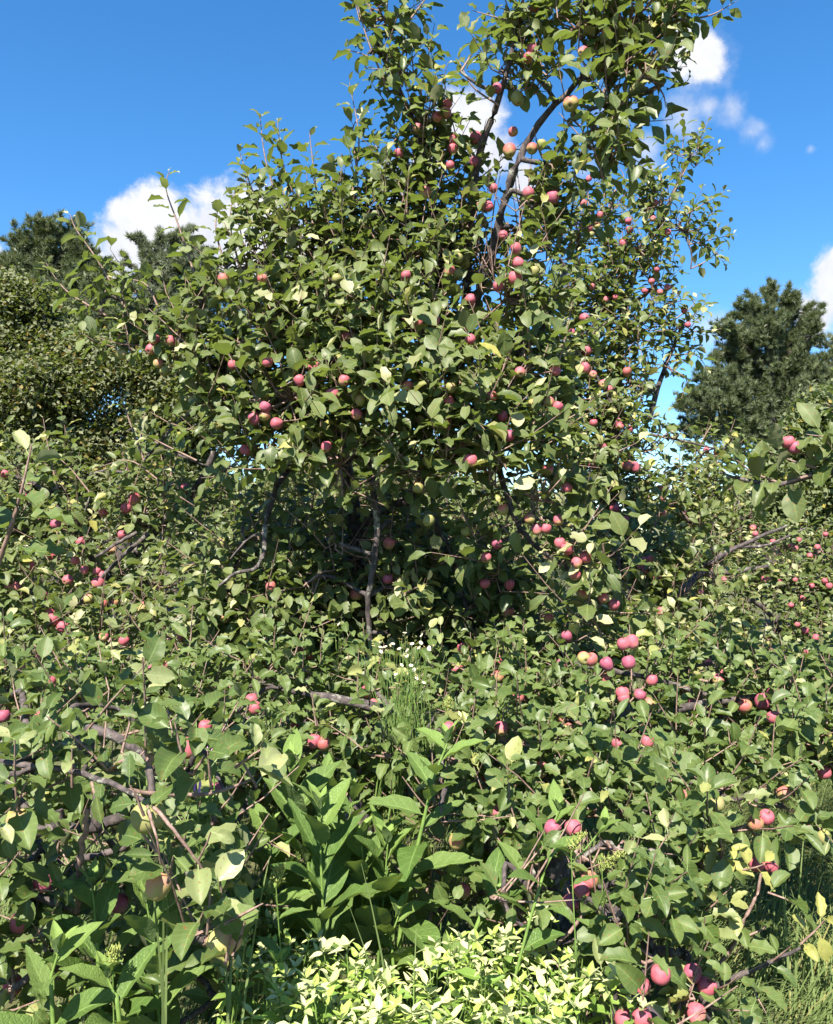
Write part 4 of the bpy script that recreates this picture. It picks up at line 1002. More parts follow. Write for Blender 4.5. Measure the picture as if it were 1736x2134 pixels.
WORD = {'r': 'pink-red', 'p': 'crimson', 'm': 'red-blushed green', 'g': 'green', 'y': 'peach-flushed'}
ORD = ['', 'second', 'third', 'fourth', 'fifth', 'sixth', 'seventh', 'eighth', 'ninth', 'tenth', 'eleventh', 'twelfth', 'thirteenth', 'fourteenth', 'fifteenth', 'sixteenth', 'seventeenth', 'eighteenth', 'nineteenth', 'twentieth', 'twenty-first', 'twenty-second', 'twenty-third', 'twenty-fourth']
ZONES = [   # x0, x1, y0, y1, phrase
    (930, 1700, 0, 190, 'at the very top of the tall tree'),
    (820, 1030, 190, 480, 'left of the dark leader limb up high'),
    (1030, 1190, 190, 480, 'beside the dark leader limb up high'),
    (1160, 1560, 330, 530, 'against blue sky in the upper right crown'),
    (900, 1150, 480, 700, 'along the lower leader limb of the tall tree'),
    (1150, 1560, 530, 700, 'in the right crown at pine-top level'),
    (0, 480, 500, 800, 'on the branch jutting left before the oak'),
    (480, 700, 500, 830, 'in the upper left crown of the tall tree'),
    (700, 900, 500, 830, 'in the tall tree above its trunk'),
    (480, 700, 830, 1000, 'left of centre in the tall tree'),
    (700, 1010, 830, 1000, 'just above the dark trunk fork'),
    (900, 1150, 700, 830, 'right of centre in the tall tree'),
    (1010, 1200, 830, 1000, 'right of the trunk fork beside pale leaves'),
    (1150, 1290, 700, 880, 'on the arching bough at right'),
    (1290, 1500, 700, 1000, 'at the right crown edge by the sky gap'),
    (1200, 1290, 880, 1010, 'below the arching bough at right'),
    (1600, 1736, 880, 960, 'on the twig from the right edge'),
    (0, 130, 960, 1200, 'by the frame edge on the left tree'),
    (130, 250, 960, 1200, 'on the grey drooping branches of the left tree'),
    (250, 440, 960, 1200, 'where the left tree meets the tall tree'),
    (0, 150, 1200, 1420, 'low on the left tree by the frame edge'),
    (150, 300, 1200, 1420, 'low in the left tree'),
    (300, 480, 1200, 1420, 'low beside the dark hollow at left'),
    (440, 720, 1000, 1340, 'in the shade left of the dark trunk'),
    (720, 960, 1000, 1340, 'in the dark hollow beside the trunk'),
    (960, 1090, 1000, 1190, 'right of the hollow by the bare hanging limb'),
    (1090, 1190, 1000, 1240, 'on the forked twig right of the hollow'),
    (1190, 1300, 1000, 1120, 'behind the pale sunlit leaves at right'),
    (1190, 1420, 1120, 1330, 'beside the reddish bare stick right of centre'),
    (1300, 1460, 1000, 1120, 'under the sky gap at right'),
    (1460, 1600, 1060, 1240, 'among the bare boughs of the far right tree'),
    (1600, 1736, 1060, 1180, 'high on the far right tree'),
    (1600, 1736, 1180, 1300, 'midway down the far right tree'),
    (1420, 1736, 1240, 1400, 'low on the far right tree'),
    (900, 1120, 1190, 1420, 'right of the small white flowers'),
    (1120, 1240, 1240, 1420, 'in the shade below the pale sunlit leaves'),
    (1240, 1400, 1330, 1500, 'in the row along the horizontal low bough'),
    (1400, 1560, 1330, 1500, 'right of the horizontal low bough'),
    (1560, 1736, 1400, 1560, 'in the crimson bunch near the right edge'),
    (0, 250, 1400, 1560, 'above the thick grey limb at lower left'),
    (250, 480, 1400, 1640, 'right of the thick grey limb at lower left'),
    (480, 720, 1300, 1640, 'above the broad-leaved comfrey clump'),
    (720, 900, 1340, 1640, 'under the small white flowers'),
    (900, 1100, 1420, 1560, 'in sunny foliage right of the white flowers'),
    (1100, 1400, 1500, 1640, 'in the sunny right foreground'),
    (900, 1100, 1560, 1700, 'above the tall comfrey stem'),
    (1100, 1300, 1640, 1760, 'behind the leaning comfrey leaves'),
    (900, 1300, 1760, 1960, 'in the shade under the leaning comfrey'),
    (1400, 1736, 1560, 1700, 'at right above the grass'),
    (1500, 1736, 1660, 1800, 'on the low branch overhanging the grass'),
    (1500, 1736, 1800, 1860, 'in the pair dangling over the grass'),
    (1300, 1600, 1960, 2134, 'by the lowest bough at the bottom right'),
    (0, 200, 1620, 1800, 'at the left edge by the near twig'),
    (200, 400, 1620, 1800, 'hanging from the bent near twig'),
    (0, 200, 1800, 2134, 'at the lower left among broad weeds'),
    (200, 400, 1800, 2134, 'among broad weeds below the near twig'),
    (400, 560, 1900, 2100, 'left of the pale flowering mint'),
]


OUT = []


def zone_of(a):
    for z in ZONES:
        if z[0] <= a['x'] < z[1] and z[2] <= a['y'] < z[3]: return z[4]
    OUT.append((round(a['x']), round(a['y'])))
    return 'alone among leaves of the foreground thicket'


def build_apples():
    groups = {}
    for a in APPLES:
        groups.setdefault((zone_of(a), a['k']), []).append(a)
    names = {'A': 'apples on the tall middle tree', 'B': 'apples on the tree behind at right', 'C': 'apples on the far right tree', 'D': 'apples on the left tree',
             'E': 'apples in the left foreground', 'F': 'apples in the right foreground', 'G': 'apples on the branch from the right edge'}
    for (zone, k), lst in groups.items():
        lst.sort(key=lambda a: a['x'])
        n = len(lst)
        for i, a in enumerate(lst):
            if n == 1: pre = f'{WORD[k]} apple'
            elif n == 2: pre = f'{("left", "right")[i]} of two {WORD[k]} apples'
            elif i == 0: pre = f'leftmost {WORD[k]} apple'
            elif i == n - 1: pre = f'rightmost {WORD[k]} apple'
            else: pre = f'{ORD[i]} {WORD[k]} apple from left'
            a['label'] = f'{pre} {zone}'
    for i, a in enumerate(APPLES):
        kind = int(rng.integers(0, 3))
        o = link('apple', apple_mesh(kind, a['k']), None, tuple(a['c']))
        tilt = rng.normal(0, 0.32, 2)
        if rng.random() < 0.2: tilt[0] -= 0.9                    # a few show their calyx
        o.rotation_euler = (tilt[0], tilt[1], rng.normal(-0.2, 0.5))
        o.scale = (a['r'],) * 3
        o['label'] = a['label']
        o['category'] = 'apple'
        o['group'] = names[a['tree']]
        if a['dz'] >= 34:
            link('stalk', stalk_mesh(), o)
            link('calyx', calyx_mesh(), o)


# ------------------------------------------------------------------ thinning in front of fruit and bare wood
CLEAR_LINES = []      # photo polylines of wood that shows: (points, distance, half width px)


def thin_leaves():
    lines = [([(752, 1090), (862, 1028)], 4.3, 12), ([(995, 610), (1030, 510), (1062, 385), (1108, 280), (1180, 195)], 4.15, 25), ([(915, 600), (925, 520)], 4.2, 9), ([(985, 330), (1030, 235)], 4.0, 8),
             ([(768, 970), (785, 1080), (778, 1180)], 3.8, 10), ([(766, 1250), (772, 1335)], 3.9, 7), ([(1042, 985), (1060, 1040), (1078, 1090), (1122, 1142)], 3.7, 11), ([(1110, 1085), (1150, 1082)], 3.7, 7),
             ([(556, 1078), (550, 1160), (530, 1185), (490, 1195), (455, 1222)], 3.85, 9), ([(430, 752), (512, 775)], 4.0, 8), ([(910, 1095), (935, 1140)], 4.0, 8), ([(742, 1110), (745, 1180)], 4.6, 14),
             ([(960, 1230), (990, 1320)], 4.0, 9), ([(1210, 740), (1270, 830), (1290, 920)], 5.8, 7), ([(1250, 1118), (1285, 1165), (1318, 1240)], 5.4, 9), ([(1352, 905), (1490, 935)], 6.1, 5),
             ([(1430, 1220), (1500, 1160), (1640, 1095)], 7.7, 9), ([(1425, 1232), (1520, 1192)], 7.6, 9), ([(1560, 1250), (1622, 1312)], 7.6, 8), ([(400, 1025), (440, 960)], 4.7, 9),
             ([(285, 1110), (198, 1162)], 4.6, 8), ([(310, 1112), (165, 1258)], 4.5, 7), ([(300, 1200), (270, 1320)], 4.5, 6), ([(182, 1522), (230, 1530), (270, 1552), (325, 1595)], 2.8, 14),
             ([(30, 1592), (190, 1618)], 1.9, 9), ([(265, 1648), (318, 1680), (378, 1750), (412, 1795)], 1.7, 11), ([(308, 1680), (328, 1752)], 1.62, 9), ([(420, 1655), (520, 1625)], 1.85, 7), ([(183, 1685), (163, 1815)], 2.0, 13),
             ([(62, 1800), (82, 1770), (76, 1748)], 2.3, 14), ([(160, 1790), (255, 1765)], 2.35, 14), ([(1335, 1962), (1432, 1996)], 2.4, 11), ([(1440, 2065), (1560, 2025), (1668, 1975)], 2.25, 10),
             ([(1510, 2000), (1556, 1905), (1586, 1820)], 2.3, 9), ([(1140, 1990), (1215, 1910)], 2.3, 7), ([(1340, 1745), (1470, 1815)], 2.6, 7), ([(1260, 1395), (1330, 1408)], 3.35, 8), ([(1470, 2080), (1480, 2134)], 2.25, 10)]
    for t in TREES.values():
        c = t.L.centre()
        px, py, dep = project(c)
        keep = np.ones(len(c), bool)
        for a in APPLES:
            rp = a['r'] * F_PX / a['d']
            m = (np.abs(px - a['x']) < rp * 1.35) & (np.abs(py - a['y']) < rp * 1.35) & (dep < a['d'] + 0.02)
            if m.any():
                i = np.nonzero(m)[0]
                if a['x'] < 110 and a['y'] > 1950: continue
                inner = ((px[i] - a['x']) ** 2 + (py[i] - a['y']) ** 2) < (rp * 1.12) ** 2
                keep[i[inner & (rng.random(len(i)) < (0.86 if a['dz'] < 36 else 0.75 if a['dz'] < 100 else 0.5))]] = False
        for pts, d, w in lines:
            for (x0, y0), (x1, y1) in zip(pts[:-1], pts[1:]):
                L2 = (x1 - x0) ** 2 + (y1 - y0) ** 2
                tt = np.clip(((px - x0) * (x1 - x0) + (py - y0) * (y1 - y0)) / L2, 0, 1)
                dist = np.hypot(px - x0 - tt * (x1 - x0), py - y0 - tt * (y1 - y0))
                m = (dist < w * 1.5) & (dep < d + 0.05) & (rng.random(len(px)) < 0.86 + (0.07 if w == 25 else 0))
                keep[m] = False
        for x0, x1, y0, y1, d in [(510, 860, 1610, 1960, 2.85), (860, 960, 1540, 1760, 2.6), (1030, 1300, 1640, 1860, 2.5), (150, 350, 1840, 2010, 2.05), (520, 1190, 1925, 2140, 2.6)]:
            keep[(px > x0) & (px < x1) & (py > y0) & (py < y1) & (dep < d) & (rng.random(len(px)) < 0.88)] = False
        # none right before the lens
        keep &= ~((dep < 1.35) & (dep > -0.5) & (np.abs(px - CX) < 1100) & (np.abs(py - CY) < 1300))
        t.L.keep(keep)


def build_leaves():
    """the leaves that show largest become parts, the others one part"""
    GW, GH, q = 290, 357, 6.0
    zb = np.full((GH, GW), 1e9)
    samp = {}
    for k, t in TREES.items():
        V, F, A, own = t.L.verts(np.ones(len(t.L.pos), bool))
        px, py, dep = project(V)
        ix, iy = (px / q).astype(int), (py / q).astype(int)
        ok = (ix >= 0) & (ix < GW) & (iy >= 0) & (iy < GH) & (dep > 0.2)
        np.minimum.at(zb, (iy[ok], ix[ok]), dep[ok])
        samp[k] = (ix, iy, dep, ok, own)
    for k, t in TREES.items():
        ix, iy, dep, ok, own = samp[k]
        vis = np.zeros(len(dep), bool)
        vis[ok] = dep[ok] < zb[iy[ok], ix[ok]] + 0.03
        n = len(t.L.pos)
        frac = np.bincount(own, vis, n) / np.maximum(np.bincount(own, minlength=n), 1)
        _, _, dc = project(t.L.centre())
        # apparent size: seen share x facing x size
        view = norm(t.L.centre() - np.array([0, 0, CAM_H]))
        facing = np.abs((view * t.L.Z).sum(1)) + 0.15
        score = frac * facing * (t.L.s / np.maximum(dc, 0.3)) ** 2
        order = np.argsort(-score)
        top = order[:t.single]
        top = top[score[top] > 0]
        sel = np.zeros(n, bool); sel[top] = True
        base = t.base
        for i in top:
            o = bpy.data.objects.new('leaf', leaf_mesh(t.L.q, int(t.L.t[i]), float(t.L.rnd[i]), float(t.L.st[i]), t.mat))
            COL.objects.link(o)
            o.parent = t.root
            o.matrix_basis = frame(t.L.pos[i] - base, t.L.X[i], t.L.Y[i], t.L.Z[i], t.L.s[i])
        V, F, A, own = t.L.verts(~sel)
        f = link('foliage', make_mesh('foliage', V - base, F, MAT[t.mat], A), t.root)
        f['kind'] = 'stuff'
        w = link('twigs', t.twigs.mesh('twigs', MAT['twig'], base), t.root)
        w['kind'] = 'stuff'


# ------------------------------------------------------------------ ground and grass
def build_ground():
    n = 120
    xs = np.concatenate([-np.geomspace(1500, 12, 20), np.linspace(-11, 11, n), np.geomspace(12, 1500, 20)])
    ys = np.concatenate([-np.geomspace(1500, 6, 16), np.linspace(-5, 20, n), np.geomspace(21, 2000, 22)])
    X, Y = np.meshgrid(xs, ys)
    fade = np.exp(-np.maximum(np.hypot(X, Y - 5) - 10, 0) / 20)
    Z = ground_z(X, Y) * fade
    V = np.stack([X, Y, Z], -1).reshape(-1, 3)
    nu = len(xs)
    i, j = np.meshgrid(np.arange(len(ys) - 1), np.arange(nu - 1), indexing='ij')
    F = np.stack([i * nu + j, i * nu + j + 1, (i + 1) * nu + j + 1, (i + 1) * nu + j], -1).reshape(-1, 4)
    o = link('ground', make_mesh('ground', V, F, MAT['soil']))
    o['kind'] = 'structure'
    o['label'] = 'orchard ground of dark soil and thatch under grass and trees'


def blades(B, h, az, lean, width, rnd, st, seg=3):
    n = len(B)
    t = np.linspace(0, 1, seg + 1)
    d = np.stack([np.cos(az), np.sin(az), np.zeros(n)], -1)
    side = np.stack([-np.sin(az), np.cos(az), np.zeros(n)], -1)
    ang = lean[:, None] * (0.35 + t[None] * 1.3)
    ds = 1.0 / seg
    hx = np.concatenate([np.zeros((n, 1)), np.cumsum(np.sin(ang[:, :-1]) * ds, 1)], 1) * h[:, None]
    hz = np.concatenate([np.zeros((n, 1)), np.cumsum(np.cos(ang[:, :-1]) * ds, 1)], 1) * h[:, None]
    C = B[:, None] + d[:, None] * hx[..., None] + UP * hz[..., None]
    C[..., 2] = np.maximum(C[..., 2], B[:, None, 2] + 0.01)
    w = width[:, None] * (1 - t[None] ** 1.6) + 0.0006
    Lf, Rt = C - side[:, None] * w[..., None], C + side[:, None] * w[..., None]
    k = seg + 1
    V = np.concatenate([Lf, Rt], 1)
    idx = np.arange(seg)
    f = np.stack([idx, idx + k, idx + k + 1, idx + 1], -1)
    F = (f[None] + (np.arange(n) * 2 * k)[:, None, None]).reshape(-1, 4)
    A = np.empty((n, 2 * k, 4)); A[:, :k, 0] = 0; A[:, k:, 0] = 1; A[:, :, 1] = np.concatenate([t, t])[None]; A[:, :, 2] = rnd[:, None]; A[:, :, 3] = st[:, None]
    return V.reshape(-1, 3), F, A.reshape(-1, 4)


def build_grass():
    def field(n, x0, x1, y0, y1, hmin, hmax, lean, w):
        x = rng.uniform(x0, x1, n); y = rng.uniform(y0, y1, n)
        B = np.stack([x, y, ground_z(x, y)], -1)
        h = rng.uniform(hmin, hmax, n)
        sw = np.sin(x * 2.1 + y * 1.3) + 0.7 * np.sin(y * 3.1 - x * 0.8)           # lodged in swirls
        az = sw * 1.3 + rng.normal(0, 0.55, n) - 0.5
        ln = np.clip(rng.normal(lean, 0.28, n), 0.1, 1.5)
        st = np.where(rng.random(n) < 0.10, 1.0, 0.0)
        return blades(B, h, az, ln, np.full(n, w) * rng.uniform(0.6, 1.3, n), rng.random(n), st, 4)
    parts = [field(21000, 0.9, 4.5, 2.3, 7.0, 0.16, 0.50, 1.2, 0.0026), field(9000, -2.6, 0.9, 2.0, 6.0, 0.10, 0.32, 0.7, 0.003), field(9000, -6, 8, 6, 14, 0.15, 0.4, 0.7, 0.006)]
    V, F, A, n = [], [], [], 0
    for v, f, a in parts:
        V.append(v); F.append(f + n); A.append(a); n += len(v)
    o = link('grass', make_mesh('grass', np.concatenate(V), np.concatenate(F), MAT['grass'], np.concatenate(A)))
    o['kind'] = 'stuff'
    o['label'] = 'long lodged green grass covering the orchard floor'
    o['category'] = 'grass'
    # a few tall blades and dry stalks in the foreground
    for (x, y, d, ht, az, ln, w, lab) in [(845, 2140, 1.95, 0.34, 2.0, 0.25, 0.004, 'single tall grass blade rising through the pale mint'), (1395, 2060, 2.15, 0.32, 0.5, 0.55, 0.0045, 'bright grass blade bending right beside the lowest bough'),
                                          (345, 2140, 1.8, 0.55, 2.4, 0.18, 0.003, 'thin dry grass stalk standing in the lower left weeds'), (1650, 1960, 2.9, 0.4, 0.6, 0.3, 0.004, 'lone grass blade standing out of the shaded grass at right'),
                                          (490, 2140, 1.9, 0.4, 1.4, 0.2, 0.004, 'upright grass blade at the left end of the pale mint')]:
        b = P(x, y, d)
        r = thing('grass_tuft', lab, 'grass', b, 'grass blades of the foreground')
        m = 3
        B = np.zeros((m, 3)); B[:, 0] = rng.normal(0, 0.012, m); B[:, 2] = -0.25
        v, f, a = blades(B, np.array([ht + 0.25, ht * 0.9 + .2, ht * 0.7 + .2]), az + rng.normal(0, 0.5, m), ln + rng.normal(0, 0.08, m), np.full(m, w), rng.random(m), np.where(np.arange(m) == 0, 0.4, 0.0), 6)
        for q in range(m):
            k = len(v) // m
            link('blade', make_mesh('blade', v[q * k:(q + 1) * k], f[:6], MAT['grass'], a[q * k:(q + 1) * k]), r)


# ------------------------------------------------------------------ comfrey
CTPL = [leaf_template(7, 12, 'comfrey', 300 + i, pet=0.06) for i in range(8)]
CMESH = {}


def comfrey_leaf(i, r, st):
    key = (i, r, st)
    if key not in CMESH:
        tv, tf, uv = CTPL[i]
        A = np.empty((len(tv), 4)); A[:, :2] = uv; A[:, 2] = r / 3; A[:, 3] = st
        CMESH[key] = make_mesh('comfrey_leaf', tv, tf, MAT['comfrey_leaf'], A)
    return CMESH[key]


def place_leaf(root, base, me, pos, Y, Z, s, name='leaf'):
    Y = norm(np.asarray(Y, float)); Z = np.asarray(Z, float); Z = norm(Z - (Z @ Y) * Y); X = np.cross(Y, Z)
    o = bpy.data.objects.new(name, me)
    COL.objects.link(o)
    o.parent = root
    o.matrix_basis = frame(np.asarray(pos) - base, X, Y, Z, s)
    return o


def comfrey(stem_px, d, n, size, label, r0=0.006, spread=0.8, buds=True, up=0.75):
    n = int(n * 1.4)
    r0 *= 0.6
    if 500 < stem_px[0][0] < 1100: d += 0.32 if d > 2.06 else 0.5; size *= 1.25
    else: size *= 1.1
    top = P(*stem_px[-1], d)
    pts = [P(x, y, d) for x, y in stem_px]
    foot = pts[0].copy()
    foot[2] = float(ground_z(foot[0], foot[1])) - 0.02
    dv = pts[0] - pts[1]
    foot[:2] += np.clip(dv[:2] / max(-dv[2], 0.05) * pts[0][2] * 0.6, -0.22, 0.22)
    if pts[0][2] > 0.06: pts = [foot] + pts
    base = foot
    p = smooth_line(pts, 6)
    root = thing('comfrey_plant', label, 'comfrey', base, 'comfrey plants in the foreground')
    g = Geo(); g.add(*tube(p, np.linspace(r0 * 1.3, r0 * 0.45, len(p)), 7))
    link('stem', g.mesh('stem', MAT['green_stem'], base), root)
    seg = np.linalg.norm(np.diff(p, axis=0), axis=1); cum = np.concatenate([[0], np.cumsum(seg)])
    ph = rng.uniform(0, TAU)
    for i in range(n):
        t = 0.35 + 0.65 * ((i + 0.5) / n) ** 0.8
        q = np.array([np.interp(t * cum[-1], cum, p[:, j]) for j in range(3)])
        a = ph + i * 2.4 + rng.normal(0, 0.3)
        rad = np.array([math.cos(a), math.sin(a) * 0.8 - 0.12, 0])
        upw = up + 0.55 * (t - 0.35) / 0.65 + rng.normal(0, 0.15)
        Y = rad * spread + UP * upw
        s = size * rng.uniform(0.85, 1.15) * (1.0 - 0.45 * ((t - 0.35) / 0.65) ** 2.2)
        st = 0.25 if t > 0.93 else 0.0
        place_leaf(root, base, comfrey_leaf(int(rng.integers(0, 8)), int(rng.integers(0, 4)), st), q, Y, UP * 0.8 + sun_vec * 0.3 - rad * 0.4 + rng.normal(0, 0.2, 3), s)
    for i in range(4 if buds else 0):                    # the small folded leaves at the tip
        a = ph + i * 1.6
        Y = np.array([math.cos(a) * 0.35, math.sin(a) * 0.35, 1.0])
        place_leaf(root, base, comfrey_leaf(int(rng.integers(0, 8)), 3, 0.5), p[-1], Y, np.array([-math.cos(a), -math.sin(a), 0.4]), size * rng.uniform(0.22, 0.36), 'bud_leaf')
    return root, base


def build_comfrey():
    comfrey([(650, 1960), (644, 1814), (626, 1706), (615, 1652), (602, 1600)], 2.30, 10, 0.20, 'tall comfrey stem at the left of the clump, pale tip leaves upright', 0.008)
    comfrey([(676, 1960), (672, 1873), (668, 1772), (667, 1690)], 2.12, 9, 0.20, 'comfrey in the centre of the clump with broad leaves folded upward', 0.008)
    comfrey([(758, 1990), (755, 1907), (756, 1799), (752, 1755)], 2.05, 9, 0.19, 'comfrey stem at the right front of the clump, lit along its edge', 0.009)
    comfrey([(705, 1900), (714, 1753), (727, 1708), (738, 1655)], 2.35, 8, 0.17, 'comfrey stem at the right rear of the clump with hairy top buds', 0.006)
    comfrey([(685, 1800), (681, 1676), (676, 1618)], 2.5, 7, 0.15, 'short comfrey shoot at the back of the clump', 0.006)
    r, b = comfrey([(842, 1890), (862, 1800), (885, 1700), (905, 1620), (932, 1550)], 2.22, 11, 0.17, 'tallest comfrey plant with a thick hairy stem leaning right', 0.011, 1.0, up=0.15)
    comfrey([(1005, 1900), (1080, 1835), (1130, 1770), (1165, 1690)], 2.12, 11, 0.135, 'leaning comfrey with stiff netted leaves right of the thick stem', 0.009, 0.85, up=0.6)
    comfrey([(1130, 1830), (1200, 1790), (1260, 1720)], 2.16, 6, 0.12, 'side shoot of comfrey with grey-green leaves pointing right', 0.006, 0.9, up=0.5)
    comfrey([(205, 2010), (200, 1930), (192, 1850)], 2.0, 9, 0.19, 'comfrey at the lower left with one long leaf held flat', 0.008)
    comfrey([(325, 2030), (318, 1960), (306, 1885)], 2.0, 8, 0.18, 'comfrey right of the flat-leaved one, narrow upright tip', 0.007)
    comfrey([(308, 1740), (306, 1600), (312, 1500)], 2.65, 6, 0.10, 'thin bright comfrey stem standing alone above the big green apple', 0.006, 0.8)
    comfrey([(450, 1900), (440, 1780), (430, 1690)], 2.35, 8, 0.17, 'comfrey between the near green apple and the main clump', 0.007)
    comfrey([(520, 1990), (540, 1890), (548, 1800)], 2.05, 8, 0.18, 'low comfrey in front of the clump with long drooping leaves', 0.008, 1.0, up=0.4)
    comfrey([(600, 2030), (590, 1960), (560, 1880)], 1.95, 6, 0.18, 'comfrey behind the left pale mint with rough netted leaves', 0.008, 1.1, up=0.3)
    comfrey([(820, 2020), (815, 1960), (830, 1910)], 1.98, 6, 0.17, 'comfrey behind the middle of the mint with a wide leaf facing the camera', 0.008, 1.1, up=0.35)
    comfrey([(110, 2120), (105, 2050), (120, 1990)], 1.85, 7, 0.18, 'comfrey in the bottom left corner with broad dark leaves', 0.008, 1.0, up=0.4)
    comfrey([(250, 2140), (240, 2080), (225, 2040)], 1.8, 6, 0.17, 'comfrey at the bottom edge left of the grass stalk', 0.008, 1.0, up=0.4)
    comfrey([(575, 1960), (568, 1840), (560, 1730)], 2.25, 9, 0.19, 'bright comfrey at the left edge of the broad-leaved clump', 0.007)
    comfrey([(790, 1970), (800, 1860), (808, 1760)], 2.2, 9, 0.18, 'comfrey between the clump and the thick hairy stem, leaves held upright', 0.007)
    # purple bell flowers
    for x, y, d, lab in [(442, 1555, 2.5, 'drooping lilac comfrey flowers right of the thick grey limb'), (408, 1620, 2.3, 'tiny lilac comfrey flower beside the near green apple')]:
        b = P(x, y, d)
        r = thing('comfrey_flower', lab, 'flower', b + [0, 0, -0.05], 'lilac comfrey flowers')
        g = Geo(); g.add(*tube(smooth_line([b + [0.01, 0.02, -0.3], b + [0.005, 0.0, -0.06], b + [0, 0, 0.0], b + [0.015, -0.01, 0.012]], 4), np.linspace(0.003, 0.0012, 13), 5))
        link('stem', g.mesh('stem', MAT['green_stem'], b + [0, 0, -0.05]), r)
        for q in range(6):
            g = Geo()
            c = b + [0.012 * (q % 3) - 0.012, -0.008 * (q // 3), -0.004 * q]
            g.add(*tube([c, c + [0, -0.002, -0.006], c + [0, -0.003, -0.012], c + [0, -0.003, -0.016]], [0.0015, 0.0032, 0.0038, 0.0046], 7))
            link('bell', g.mesh('bell', MAT['purple'], b + [0, 0, -0.05]), r)


# ------------------------------------------------------------------ mountain mint
MTPL = [leaf_template(5, 6, 'mint', 500 + i, pet=0.05) for i in range(6)]


